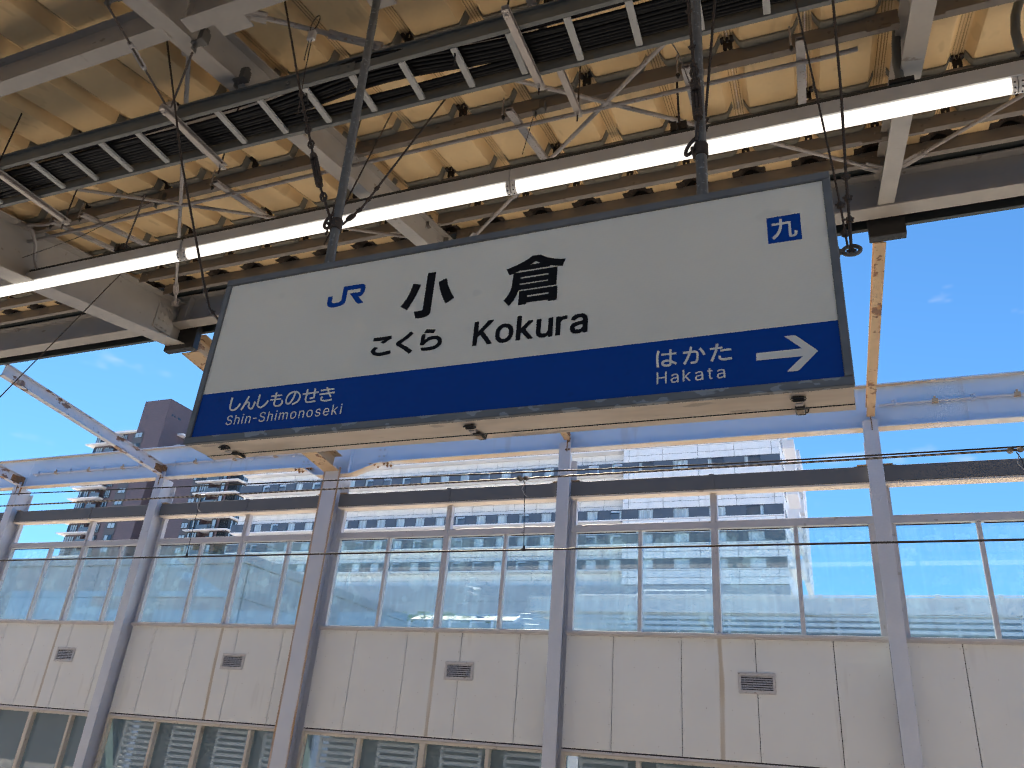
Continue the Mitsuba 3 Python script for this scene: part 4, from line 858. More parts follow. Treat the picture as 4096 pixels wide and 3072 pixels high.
guy('rusty wire rising to the right behind the second pole', [(-0.392, 2.61, 3.97), (-0.375, 2.62, 4.15), (-0.325, 2.62, 4.71), (-0.27, 2.62, 5.3)], 0.0065, (0.04, 0.10, 0.14))
t = thing('wire_loop', 'looped wire sling with links hanging above the second sign pole', 'sling')
part(t, 'loop', ring((-0.70, 3.30, 5.70), (0.09, 0.02, 1), (1, 0.1, -0.09), 0.11, 0.032, 0.004, 18, 5), 'm_wire')
part(t, 'wire', tube([(-0.70, 3.30, 5.86), (-0.69, 3.31, 5.60), (-0.665, 3.6, 5.72), (-0.655, 4.2, 5.90)], 0.0045, 6), 'm_wire')
t = thing('wire_loop', 'wire sling with a small lock hanging at the top left of the first pole', 'sling')
part(t, 'loop', ring((-2.71, 2.60, 5.62), (0.04, 0.1, 1), (1, 0, 0), 0.075, 0.026, 0.0035, 16, 5), 'm_wire')
part(t, 'lock', box(-2.735, -2.685, 2.585, 2.615, 5.47, 5.545, 0.005), 'm_vent')
part(t, 'wire', cat(tube([(-2.705, 2.6, 5.47), (-2.69, 2.6, 5.2), (-2.66, 2.6, 4.85)], 0.003, 5), tube([(-2.725, 2.6, 5.47), (-2.72, 2.6, 5.30)], 0.003, 5)), 'm_wire')
guy('long thin cable sagging from the strip light down across the eave at left', [(-6.38, 4.52, 5.66), (-7.43, 4.5, 4.43), (-8.4, 4.5, 3.3)], 0.006)
guy('thin safety wire near the left edge running down from a purlin clamp', [(-5.78, 4.14, 6.12), (-6.72, 4.2, 5.95), (-8.3, 4.4, 5.98), (-9.5, 4.4, 5.8)], 0.0035, (0.62,))
guy('thin drop rod just left of the deep rafter', [(-6.9, 3.3, 5.98), (-7.0, 3.0, 4.98)], 0.005)

# ------------------------------------------------------------------ noise wall beyond the track
YC = 10.47                                        # column fronts
COLS = [(-15.66, 0.20, 'far left'), (-11.76, 0.20, 'second'), (-7.885, 0.335, 'rust'), (-3.735, 0.185, 'middle'), (0.475, 0.185, 'right'), (4.70, 0.185, 'out')]
CLAB = {'far left': 'blue grey steel column at the left edge of the picture', 'second': 'blue grey steel column between the first and second wall bays, left of the rust streaked one', 'rust': 'wide steel column with two rust streaks down its front',
        'middle': 'clean blue grey steel column under the middle of the sign', 'right': 'blue grey steel column right of the sign, under the rusty beam', 'out': 'blue grey steel column beyond the right edge'}
for x, b, nm in COLS:
    t = thing('wall_column', CLAB[nm], 'column')
    ztop = 6.02 if nm != 'rust' else 5.86
    part(t, 'front_flange', box(x - b / 2, x + b / 2, YC, YC + 0.014, -1.3, ztop, 0.003), 'm_column' if nm != 'rust' else 'm_rust_column')
    part(t, 'web', box(x - 0.005, x + 0.005, YC + 0.014, YC + 0.336, -1.3, 5.925), 'm_column')
    part(t, 'rear_flange', box(x - b / 2, x + b / 2, YC + 0.336, YC + 0.35, -1.3, 5.84), 'm_column')
    # root fillets that round the corners between web and flanges
    fl = []
    for s in (-1, 1):
        for y0, dy in ((YC + 0.0135, 1), (YC + 0.3365, -1)):
            fl.append(box(x - 0.014 if s < 0 else x, x if s < 0 else x + 0.014, min(y0, y0 + dy * 0.010), max(y0, y0 + dy * 0.010), -1.3, 5.8))
    part(t, 'fillet', cat(fl), 'm_column')
    if nm in ('second', 'far left', 'middle'):
        part(t, 'cap_bolt', cat(*[bolt((x + dx, YC, ztop - 0.12), (0, -1, 0), 0.016, 0.016) for dx in (0.02, 0.065)]), 'm_rust', kind='stuff')

# top beam, one length per bay
def top_beam(lab, x0, x1):
    t = thing('wall_top_beam', lab, 'beam', None)
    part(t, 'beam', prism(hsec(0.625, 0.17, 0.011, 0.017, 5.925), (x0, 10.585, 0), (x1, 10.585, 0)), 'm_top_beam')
    return t


tb = [top_beam('blue grey top beam of the far left wall bay', -19.5, -15.57), top_beam('blue grey top beam over the bay left of the rust streaked column', -15.56, -8.56), top_beam('blue grey top beam from the rust streaked column towards the right, below the sign', -7.00, 4.69)]
t = thing('haunch_beam', 'haunched beam head with bolted splices on top of the rust streaked column', 'beam')


def slab(pts, y0, y1):
    """polygon in (x, z), extruded from y0 to y1"""
    m = trimesh.creation.extrude_polygon(Polygon(pts), y1 - y0, engine='earcut')
    v = m.vertices
    m = trimesh.Trimesh(np.stack([v[:, 0], y0 + v[:, 2], v[:, 1]], 1), m.faces, process=False)
    if m.volume < 0:
        m.invert()
    return m


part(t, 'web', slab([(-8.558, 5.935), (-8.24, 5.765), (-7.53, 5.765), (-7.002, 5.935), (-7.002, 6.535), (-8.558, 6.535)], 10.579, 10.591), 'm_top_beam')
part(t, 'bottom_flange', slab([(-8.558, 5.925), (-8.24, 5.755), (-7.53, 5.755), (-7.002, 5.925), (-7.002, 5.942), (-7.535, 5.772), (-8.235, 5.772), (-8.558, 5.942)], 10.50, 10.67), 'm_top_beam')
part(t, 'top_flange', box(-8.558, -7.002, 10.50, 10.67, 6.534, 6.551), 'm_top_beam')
for xs in (-8.54, -7.01):
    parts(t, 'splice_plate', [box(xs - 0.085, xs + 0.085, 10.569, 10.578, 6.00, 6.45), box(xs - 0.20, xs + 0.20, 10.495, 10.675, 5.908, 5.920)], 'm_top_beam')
    part(t, 'splice_bolt', cat(*[bolt((xs + dx, 10.569, 6.05 + 0.115 * j), (0, -1, 0), 0.020, 0.022) for dx in (-0.045, 0.045) for j in range(4)]), 'm_column', kind='stuff')
    part(t, 'flange_bolt', cat(*[bolt((xs + dx, yy, 5.908), (0, 0, -1), 0.022, 0.034) for dx in (-0.16, -0.09, 0.09, 0.16) for yy in (10.53, 10.64)]), 'm_rust', kind='stuff')
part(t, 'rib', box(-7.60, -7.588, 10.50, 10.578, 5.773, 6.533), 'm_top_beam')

# conduit clipped along the top beam
def beam_pipe(lab, x0, x1, zs):
    t = thing('clipped_pipe', lab, 'pipe')
    part(t, 'pipe', rod((x0, 10.545, zs), (x1, 10.545, zs), 0.018, 10), 'm_column', smooth=40)
    for i, x in enumerate(np.arange(x0 + 0.2, x1 - 0.05, 0.46)):
        if i % 2 == 0:
            part(t, 'clip', tube([(x - 0.05, 10.55, zs + 0.04), (x - 0.01, 10.515, zs + 0.04), (x, 10.505, zs - 0.01), (x - 0.02, 10.515, zs - 0.045), (x - 0.05, 10.53, zs - 0.05)], 0.013, 7), 'm_column', smooth=60)
        else:
            part(t, 'saddle', cat(box(x - 0.035, x + 0.035, 10.52, 10.575, zs - 0.024, zs + 0.024), rod((x, 10.54, zs + 0.02), (x, 10.54, zs + 0.06), 0.014, 6)), 'm_cross_stained')


beam_pipe('pipe with hooked clips along the top beam left of the sign', -15.4, -8.6, 6.20)
beam_pipe('pipe with hooked clips along the top beam right of the sign', 0.62, 4.5, 6.255)

# beams that tie the canopy to the wall
def cross(lab, p0, p1, h, b, m, extra=True):
    t = thing('tie_beam', lab, 'beam', 'beams spanning the track')
    part(t, 'beam', prism(hsec(h, b, 0.009, 0.011), p0, p1), m)
    if extra:
        x, y, z = p1
        parts(t, 'end_plate', [box(x + 0.006, x + 0.016, y - 0.20, y - 0.01, z + 0.03, z + h - 0.02), box(x - 0.006, x + 0.006, y - 0.008, y + 0.10, z - 0.19, z + h)], 'm_rust')
        part(t, 'end_bolt', cat(*[bolt((x + 0.016, y - 0.06 - 0.08 * i, z + 0.06 + 0.06 * j), (1, 0, 0), 0.017, 0.02) for i in range(2) for j in range(2)]), 'm_rust', kind='stuff')
    return t


cross('rusty painted beam at the left edge running up out of the picture', (-15.50, 6.9, 6.30), (-15.64, 10.47, 5.95), 0.20, 0.11, 'm_cross')
cross('rust edged pale beam across the blue sky left of the sign', (-11.60, 6.9, 6.29), (-11.76, 10.47, 5.95), 0.20, 0.11, 'm_cross')
cross('wide rusty beam that disappears behind the left corner of the sign', (-7.87, 6.92, 6.22), (-7.90, 10.46, 5.80), 0.28, 0.30, 'm_cross_stained', False)
cross('stained beam whose end peeks out below the middle of the sign', (-3.58, 6.9, 6.33), (-3.70, 10.47, 6.055), 0.15, 0.10, 'm_cross_stained')
cross('slim rusty brown beam against the sky right of the sign', (0.605, 6.9, 6.32), (0.495, 10.47, 6.065), 0.15, 0.098, 'm_cross_stained')

# mid beam, sashes, panes, sill, panels and lower windows of each bay
YG = 10.78
BAYS = [(-20.0, -15.66, -17.8, None, (-16.75,)), (-15.66, -11.76, -13.48, (-14.40, -12.51), ()), (-11.76, -7.885, -9.68, (-10.59, -8.68), ()), (-7.885, -3.735, -5.69, (-6.725, -4.695), ()), (-3.735, 0.475, -1.605, (-2.635, -0.56), ()), (0.475, 4.70, 2.60, (1.545, 3.64), ())]
JOINTS = [(-19.0, -18.1, -17.2, -16.4), (-14.87, -14.01, -13.13, -12.26), (-11.12, -10.21, -9.33, -8.42), (-7.05, -6.15, -5.25, -4.34), (-2.99, -2.08, -1.15, -0.23), (1.16, 2.08, 3.0, 3.9)]
VENTX = [None, -13.10, -9.305, -5.24, -1.15, None]
BN = ['beyond the left edge', 'at the far left', 'left of the rust streaked column', 'between the rust streaked and the middle column', 'right of the middle column', 'at the right edge']
PLY = {}
for (xa, xb, xm, thin, _), joints, vx, bn in zip(BAYS, JOINTS, VENTX, BN):
    ha = [b for x, b, _ in COLS if abs(x - xa) < 0.01]
    hb = [b for x, b, _ in COLS if abs(x - xb) < 0.01]
    a, b = xa + (ha[0] / 2 if ha else 0) - 0.01, xb - (hb[0] / 2 if hb else 0) + 0.01
    # dark mid beam
    t = thing('wall_mid_beam', 'dark grey mid beam with warm bounce light coloured into its underside, in the wall bay ' + bn, 'beam')
    parts(t, 'casing', [box(a + 0.02, xm - 0.033, 10.60, 10.78, 5.215, 5.425, 0.004), box(xm + 0.033, b - 0.02, 10.60, 10.78, 5.215, 5.425, 0.004)], 'm_mid_beam')
    parts(t, 'cover_strip', [box(xm - 0.032, xm + 0.032, 10.594, 10.786, 5.212, 5.435), box(a, a + 0.17, 10.597, 10.783, 5.211, 5.43), box(b - 0.17, b, 10.597, 10.783, 5.211, 5.43)], 'm_mid_beam')
    part(t, 'soffit', box(a + 0.002, b - 0.002, 10.603, 10.777, 5.185, 5.2105), 'm_bounce_lit')
    parts(t, 'drip_plate', [box(a, a + 0.13, 10.58, 10.74, 5.437, 5.446), box(b - 0.13, b, 10.58, 10.74, 5.437, 5.446)], 'm_cross_stained')
    # window wall
    t = thing('window_wall', 'row of dirty glass panes in grey sashes ' + bn, 'window')
    zs, zt = 3.305, 4.69
    part(t, 'transom', box(a, b, 10.70, 10.80, 4.69, 4.795, 0.003), 'm_sash')
    part(t, 'mullion', cat(box(xm - 0.048, xm + 0.048, 10.70, 10.80, zs, 4.689, 0.003), box(xm - 0.046, xm + 0.046, 10.705, 10.80, 4.796, 5.184, 0.003), box(xm - 0.012, xm + 0.012, 10.688, 10.70, zs, 5.15)), 'm_sash')
    xs = [a]
    for xt in ([thin[0]] if thin else []) + [xm] + ([thin[1]] if thin else []):
        if xt != xm:
            part(t, 'mullion', box(xt - 0.026, xt + 0.026, 10.715, 10.80, zs, 4.689, 0.003), 'm_sash')
        xs.append(xt)
    xs.append(b)
    parts(t, 'jamb', [box(a + 0.001, a + 0.075, 10.715, 10.80, zs, 4.689, 0.003), box(a + 0.001, a + 0.06, 10.72, 10.80, 4.796, 5.184), box(b - 0.075, b - 0.001, 10.715, 10.80, zs, 4.689, 0.003)], 'm_sash')
    for x0, x1 in zip(xs[:-1], xs[1:]):
        q = [(x0, YG, zs - 0.01), (x1, YG, zs - 0.01), (x1, YG, zt + 0.01), (x0, YG, zt + 0.01)]
        part(t, 'pane', (np.array(q), np.array([[0, 1, 2, 3]])), 'm_glass')
        part(t, 'gasket', box(x0 + 0.07, x1 - 0.07, YG - 0.012, YG - 0.003, zt - 0.012, zt), 'm_joint')
    part(t, 'sill', cat(box(a, b, 10.66, 10.82, 3.262, 3.303, 0.004), box(a, b, 10.675, 10.73, 3.245, 3.261)), 'm_sill')
    # cladding panels
    t = thing('wall_cladding', 'smooth beige grey wall panels with open joints ' + bn, 'wall')
    px = [a, *joints, b]
    for x0, x1 in zip(px[:-1], px[1:]):
        part(t, 'panel', box(x0 + 0.0045, x1 - 0.0045, 10.715, 10.745, 1.835, 3.244, 0.0025), 'm_panel')
        rv = [(x, z) for x in (x0 + 0.03, x1 - 0.03) for z in np.arange(1.93, 3.2, 0.21)] + [((x0 + x1) / 2 + dx, z) for dx in (-0.16, 0.16) for z in (1.92, 2.4, 2.86, 3.2)]
        part(t, 'rivet', cat(*[rod((x, 10.7155, z + 0.004 * math.sin(31 * x)), (x, 10.711, z + 0.004 * math.sin(31 * x)), 0.0065, 6) for x, z in rv]), 'm_vent', kind='stuff')
    part(t, 'backing', box(a, b, 10.750, 10.80, 1.83, 3.30), 'm_joint')
    part(t, 'bottom_trim', cat(box(a, b, 10.70, 10.78, 1.785, 1.818, 0.003)), 'm_sill')
    part(t, 'shadow_gap', box(a, b, 10.725, 10.749, 1.8185, 1.834), 'm_joint')
    if vx is not None:
        c = part(t, 'vent', cat(box(vx - 0.225, vx + 0.225, 10.695, 10.714, 2.805, 2.845, 0.003), box(vx - 0.225, vx + 0.225, 10.695, 10.714, 2.595, 2.64, 0.003), box(vx - 0.225, vx - 0.19, 10.695, 10.714, 2.6405, 2.8045, 0.003), box(vx + 0.19, vx + 0.225, 10.695, 10.714, 2.6405, 2.8045, 0.003)), 'm_vent')
        for i in range(6):
            z = 2.657 + 0.0275 * i
            part(c, 'slat', prism([(-0.006, 0.006), (-0.002, 0.009), (0.006, -0.003), (0.003, -0.006)], (vx - 0.19, 10.704, z), (vx + 0.19, 10.704, z)), 'm_vent')
        part(c, 'painted_recess', box(vx - 0.19, vx + 0.19, 10.7128, 10.7142, 2.64, 2.805), 'm_joint')  # dark sheet that paints the shade of a recess behind the slats
    # lower windows with blinds of horizontal slats behind
    t = thing('lower_window', 'strip of lower windows with slatted shutters behind, below the panels ' + bn, 'window')
    part(t, 'head', box(a, b, 10.71, 10.80, 1.745, 1.784, 0.003), 'm_lower_sash')
    for x0, x1 in zip(xs[:-1], xs[1:]):
        part(t, 'pane', (np.array([(x0, YG, 0.2), (x1, YG, 0.2), (x1, YG, 1.76), (x0, YG, 1.76)]), np.array([[0, 1, 2, 3]])), 'm_lower_glass')
        w = x1 - x0
        if x1 < -0.5 and x0 > -12.0:
            l, r = x0 + w * 0.22, x0 + w * 0.76
            for i in range(12):
                z = 1.70 - 0.085 * i
                part(t, 'slat', prism([(-0.004, -0.024), (0.004, -0.024), (0.004, 0.018), (-0.004, 0.024)], (l, 10.96, z), (r, 10.96, z)), 'm_slat')
            parts(t, 'shutter_stile', [box(l - 0.05, l - 0.002, 10.95, 10.97, 0.2, 1.74), box(r + 0.002, r + 0.05, 10.95, 10.97, 0.2, 1.74)], 'm_slat')
    for xt in xs[1:-1]:
        wd = 0.042 if xt == xm else 0.027
        part(t, 'mullion', box(xt - wd, xt + wd, 10.70, 10.80, 0.2, 1.744, 0.003), 'm_lower_sash')
    parts(t, 'jamb', [box(a, a + 0.05, 10.71, 10.80, 0.2, 1.744), box(b - 0.05, b, 10.71, 10.80, 0.2, 1.744)], 'm_lower_sash')
    part(t, 'back_wall', box(a, b, 11.45, 11.5, -1.3, 1.9), 'm_interior')
    part(t, 'ceiling_plate', box(a, b, 10.81, 11.45, 1.87, 1.9), 'm_interior')
    part(t, 'plinth', box(a, b, 10.71, 10.82, -1.4, 0.2), 'm_concrete')

# ------------------------------------------------------------------ overhead line
YT = 8.10


def line(name, lab, pts, r):
    return one(name, tube(pts, r, 8), 'm_line' if name != 'messenger_wire' else 'm_messenger', lab, 'wire', smooth=60)


xs = np.linspace(-40, 20, 61)
line('contact_wire', 'single black contact wire, the lowest over the track', [(x, YT, 3.755 + 0.0000 * x) for x in xs], 0.011)
line('messenger_wire', 'twisted steel messenger wire carrying the contact wire', [(x, YT, 4.60 + 0.0012 * ((x + 3) ** 2) * 0.3) for x in xs], 0.012)
line('feeder_wire', 'thin dark feeder wire just above the messenger wire', [(x, YT + 0.12 + 0.02 * (x < 0) * 0, 4.68 - 0.017 * min(x + 1.0, 0) + 0.0004 * max(x, 0) ** 2) for x in xs], 0.0095)
for x0, x1, lab in ((-8.24, -8.21, 'dropper of the overhead line between the left columns'), (-3.38, -3.315, 'dropper of the overhead line left of the middle column'), (1.58, 1.66, 'dropper of the overhead line at the right edge')):
    t = thing('dropper', lab, 'dropper', 'droppers of the overhead line')
    zt = 4.60 + 0.00036 * (x0 + 3) ** 2
    part(t, 'wire', tube([(x0, YT, zt - 0.02), (x0 + 0.03, YT - 0.004, zt - 0.10), ((x0 + x1) / 2, YT, 4.3), (x1, YT, 3.77)], 0.0048, 6), 'm_line', smooth=60)
    part(t, 'clamp', cat(rod((x0 - 0.045, YT - 0.03, zt), (x0 - 0.045, YT + 0.03, zt), 0.028, 8), rod((x0 + 0.035, YT - 0.035, zt - 0.012), (x0 + 0.035, YT + 0.03, zt + 0.01), 0.026, 8), rod((x0 - 0.06, YT, zt), (x0 + 0.055, YT, zt), 0.014, 8)), 'm_messenger')
    part(t, 'tail', tube([(x0 + 0.02, YT, zt - 0.04), (x0 - 0.01, YT - 0.005, zt - 0.13), (x0 + 0.03, YT - 0.006, zt - 0.20), (x0 + 0.075, YT - 0.004, zt - 0.235)], 0.0042, 6), 'm_zinc')
    part(t, 'foot', cat(rod((x1, YT, 3.745), (x1, YT, 3.80), 0.014, 8), rod((x1 - 0.02, YT, 3.757), (x1 + 0.02, YT, 3.757), 0.017, 8)), 'm_line')

# ------------------------------------------------------------------ white hotel block
YH, FH, N = 90.0, 3.006, 6
h = thing('hotel_block', 'white banded hotel block with dark window strips behind the glass wall', 'building')
XL, XM, XR = -84.0, -24.30, -5.76
zt0 = 1.6 + YH * 0.2510
part(h, 'core', box(XL, XR - 0.32, YH + 1.6, YH + 24, -1.4, 45.0), 'm_hotel_core')
part(h, 'rear_side_wall', box(XR - 0.31, XR - 0.02, YH + 6.6, YH + 24, -1.4, 45.0), 'm_hotel_side')
part(h, 'podium', box(XL, XR, YH - 0.02, YH + 1.58, -1.4, zt0 - 1.21 - 1.85), 'm_hotel_podium')
for z in (17.4, 19.2):
    part(h, 'podium_joint', box(XL, XR - 0.1, YH - 0.035, YH - 0.021, z, z + 0.05), 'm_hotel_band')
part(h, 'upper_wall', box(XL, XR, YH, YH + 1.59, zt0 + FH * N - 1.21, 45.0), 'm_siding')
for k in range(-1, N):
    zt = zt0 + FH * k                                  # top of this window strip
    zb_ = zt + FH - 1.21 - 0.16                        # underside of the ledge above
    # white panels, two rows
    for x0, x1, w, y0 in ((XM, XR, 4.23, YH), (XL, XM - 0.01, 3.0, YH + 1.2)):
        n = int(round((x1 - x0) / w))
        off = 0.7 if w > 4 else 0.0
        ed = [x0] + [x0 + off + w * i for i in range(0 if off else 1, n + 1) if x0 + off + w * i < x1 - 0.3] + [x1]
        for a, b in zip(ed[:-1], ed[1:]):
            for r in range(2):
                if k >= 5 and b < -70:
                    continue
                za, zc = zt + (zb_ - zt) * r / 2, zt + (zb_ - zt) * (r + 1) / 2
                part(h, 'wall_panel', box(a + 0.03, b - 0.03, y0 - 0.06, y0 + 0.2, za + 0.03, zc - 0.03), 'm_siding')
    parts(h, 'wall_backing', [box(XM, XR - 0.03, YH + 0.03, YH + 0.5, zt, zb_), box(XL, XM - 0.01, YH + 1.23, YH + 1.5, zt, zb_)], 'm_hotel_band')
    parts(h, 'ledge', [box(XM - 0.005, XR, YH - 0.10, YH + 0.5, zb_ + 0.01, zb_ + 0.155), box(XL, XM - 0.01, YH - 0.10, YH + 0.02, zb_ + 0.006, zb_ + 0.155)], 'm_hotel_ledge')
    part(h, 'soffit', box(XL, XM - 0.012, YH + 0.021, YH + 1.5, zb_ + 0.012, zb_ + 0.15), 'm_hotel_soffit')
    if k < 0:
        continue
    # dark strip and its windows
    z0, z1 = zt - 1.21, zt
    for x0, x1, w, ww, first in ((XM, XR - 0.05, 4.20, 1.95, -22.46), (XL, XM - 0.01, 3.0, 1.5, -25.87)):
        wins = [first + w * i for i in range(4)] if w > 4 else [first - w * i for i in range(19)][::-1]
        ed = x0
        strips = []
        for wx in wins:
            strips.append(box(ed, wx - 0.005, YH, YH + 0.3, z0, z1))
            ed = wx + ww + 0.005
        strips.append(box(ed, x1, YH, YH + 0.3, z0, z1))
        # tile joints between the windows stand slightly proud
        for s_ in strips:
            (xa, _, _), (xb, _, _) = s_.bounds
            part(h, 'tile_strip', cat(*([s_] + [box(xa + (xb - xa) * q - 0.012, xa + (xb - xa) * q + 0.012, YH - 0.014, YH - 0.001, z0, z1) for q in ((0.33, 0.66) if xb - xa > 1 else ())] + [box(xa, xb, YH - 0.012, YH - 0.001, zt - 0.63, zt - 0.60)])), 'm_hotel_band')
        for wx in wins:
            wd = part(h, 'window', cat(box(wx, wx + 0.06, YH - 0.03, YH + 0.15, z0, z1), box(wx + ww - 0.06, wx + ww, YH - 0.03, YH + 0.15, z0, z1), box(wx + 0.06, wx + ww - 0.06, YH - 0.03, YH + 0.15, z1 - 0.06, z1), box(wx + 0.06, wx + ww - 0.06, YH - 0.03, YH + 0.15, z0, z0 + 0.05)), 'm_hotel_band')
            r = RNG.random()
            k2 = fresh(wd + '__pane')
            scene[k2] = mikit.ply((np.array([(wx + 0.05, YH + 0.06, z0 + 0.04), (wx + ww - 0.05, YH + 0.06, z0 + 0.04), (wx + ww - 0.05, YH + 0.06, z1 - 0.05), (wx + 0.05, YH + 0.06, z1 - 0.05)]), np.array([[0, 1, 2, 3]])), 'm_clear')
            cl, cr_ = (0.0, 1.0) if r < 0.62 else ((0.0, 0.22) if r < 0.85 else (0.80, 1.0))
            c0, c1 = wx + 0.06 + (ww - 0.12) * cl, wx + 0.06 + (ww - 0.12) * cr_
            n = max(4, int((c1 - c0) * 9))
            cx = np.linspace(c0, c1, n + 1)
            cy = YH + 0.20 + 0.035 * np.sin(np.arange(n + 1) * 1.9 + wx)
            v = [(x, y, z) for x, y in zip(cx, cy) for z in (z0 + 0.02, z1 - 0.02)]
            f = [(2 * i, 2 * i + 2, 2 * i + 3) for i in range(n)] + [(2 * i, 2 * i + 3, 2 * i + 1) for i in range(n)]
            k3 = fresh(wd + '__curtain')
            scene[k3] = mikit.ply(trimesh.Trimesh(v, f, process=False), 'm_curtain')
    # end of the block: side wall with stacked balconies
    part(h, 'side_wall', box(XR - 0.3, XR - 0.012, YH + 0.3, YH + 6.5, z1 - FH + 0.02, z1), 'm_hotel_side')
    part(h, 'side_window', box(XR - 0.012, XR + 0.01, YH + 1.2, YH + 5.5, z0, z1 - 0.05), 'm_dark_glass')
    bl = part(h, 'balcony', box(XR - 0.02, XR + 1.25, YH + 7.0, YH + 13.0, zt + 0.3, zt + 0.55), 'm_hotel_ledge')
    part(bl, 'parapet', cat(box(XR - 0.02, XR + 1.25, YH + 7.0, YH + 7.15, zt + 0.55, zt + 1.5), box(XR + 1.12, XR + 1.25, YH + 7.16, YH + 13.0, zt + 0.55, zt + 1.5)), 'm_hotel_side')
    part(bl, 'side_screen', box(XR + 0.9, XR + 1.55, YH + 14.0, YH + 24, zt + 0.2, zt + FH - 0.25), 'm_hotel_side')

# ------------------------------------------------------------------ brown apartment tower
YT2, TF = 137.0, 2.99
tw = thing('apartment_tower', 'purple brown apartment tower with white balcony slabs and a plain top', 'building')
xA, xB, xC = -181.7, -166.6, -157.8                  # left end, core left, core right corner
part(tw, 'core', box(xB, xC, YT2, YT2 + 34, -1.4, 79.7), 'm_tower_brown')
part(tw, 'flank', box(xC - 0.02, xC + 0.05, YT2 + 0.06, YT2 + 34, -1.4, 79.66), 'm_tower_brown')
part(tw, 'left_wing', box(xA, xB - 0.02, YT2 + 2.9, YT2 + 30, -1.4, 71.4), 'm_tower_brown')
parts(tw, 'front_wall', [box(xA, xA + 6.0, YT2 + 1.2, YT2 + 2.89, -1.4, 71.4), box(xA + 9.1, xB - 0.02, YT2 + 1.2, YT2 + 2.89, -1.4, 71.4)], 'm_tower_brown')
part(tw, 'roof_slab', box(xA + 5, xB - 0.03, YT2 + 0.4, YT2 + 20, 71.42, 72.0), 'm_tower_slab')
part(tw, 'gray_strip', box(xB - 0.6, xB + 2.9, YT2 - 0.10, YT2 - 0.01, -1.4, 70.4), 'm_tower_gray')
part(tw, 'gray_strip', box(xB - 3.6, xB - 0.62, YT2 + 1.08, YT2 + 1.19, -1.4, 71.0), 'm_tower_brown')
for z in (76.6,):
    for y in (YT2 + 1.6, YT2 + 2.4, YT2 + 3.8):
        part(tw, 'vent_hole', box(xC + 0.04, xC + 0.09, y, y + (0.45 if y < YT2 + 3 else 0.9), z - 1.1, z - 0.6), 'm_dark_glass')
for i, z in enumerate((71.4, 68.2, 65.2)):
    part(tw, 'flank_ledge', box(xC + 0.06, xC + 1.9, YT2 + 5.0, YT2 + 22, z, z + 0.55), 'm_tower_slab')
    part(tw, 'flank_opening', box(xC + 0.05, xC + 0.10, YT2 + 8.0, YT2 + 20, z - 2.0, z - 0.05), 'm_tower_gray')


def glazed(parent, x0, x1, z0, z1, y, n, yd=0.18, split=True, depth_x=None):
    """a window: dark bars with panes between; depth_x: runs along y on the face x = depth_x instead"""
    def bx(a, b, c, d, o, p):
        return box(a, b, y - p, y - o, c, d) if depth_x is None else box(depth_x + o, depth_x + p, a, b, c, d)
    w = (x1 - x0) / n
    bars = [bx(x0 + w * i - 0.05, x0 + w * i + 0.05, z0, z1, 0.0, yd) for i in range(n + 1)]
    bars += [bx(x0 + 0.05, x1 - 0.05, z0, z0 + 0.09, 0.0, yd - 0.01), bx(x0 + 0.05, x1 - 0.05, z1 - 0.09, z1, 0.0, yd - 0.01)]
    if split:
        bars.append(bx(x0 + 0.05, x1 - 0.05, z0 + 0.62, z0 + 0.71, 0.0, yd - 0.015))
    wk = part(parent, 'window', cat(*bars), 'm_tower_frame')
    for i in range(n):
        kk = fresh(wk + '__pane')
        scene[kk] = mikit.ply(bx(x0 + w * i + 0.051, x0 + w * (i + 1) - 0.051, z0 + 0.091, z1 - 0.091, 0.0, 0.05 + 0.01 * RNG.random()), 'm_tower_glass' if RNG.random() < 0.8 else 'm_dark_glass')
    return wk


yw = YT2 + 1.2
for k in range(0, 13):
    zs = 68.73 - TF * k                               # slab top
    parts(tw, 'slab', [box(xA - 1.7, xA + 9.2, YT2 - 0.5, YT2 + 1.19, zs - 0.28, zs), box(xA - 1.7, xA - 0.01, YT2 + 1.195, YT2 + 9, zs - 0.28, zs)], 'm_tower_slab')
    z0, z1 = zs + 0.02, zs + 2.35
    if k < 12:
        glazed(tw, xA + 0.1, xA + 3.3, z0, z1, yw, 4)
        glazed(tw, xA + 4.2, xA + 5.6, z0, z1, yw, 2)
        bal = part(tw, 'balcony', box(xA + 6.01, xA + 9.09, YT2 + 1.2, YT2 + 2.88, zs - 0.28, zs), 'm_tower_slab')
        glazed(tw, xA + 6.8, xA + 8.4, zs + 0.02, zs + 2.1, YT2 + 2.89, 2, 0.1, False)
        part(bal, 'glass_rail', box(xA + 5.9, xA + 9.2, YT2 - 0.45, YT2 - 0.38, zs + 0.01, zs + 1.05), 'm_tower_rail')
        glazed(tw, xA + 9.3, xA + 11.0, z0, z1, yw, 3)
        glazed(tw, xB - 1.9, xB - 0.7, zs + 0.6, zs + 2.0, YT2 + 1.08, 1, 0.1, False)
        glazed(tw, xB + 0.1, xB + 2.5, zs + 0.6, zs + 2.0, YT2 - 0.10, 2, 0.1, False)
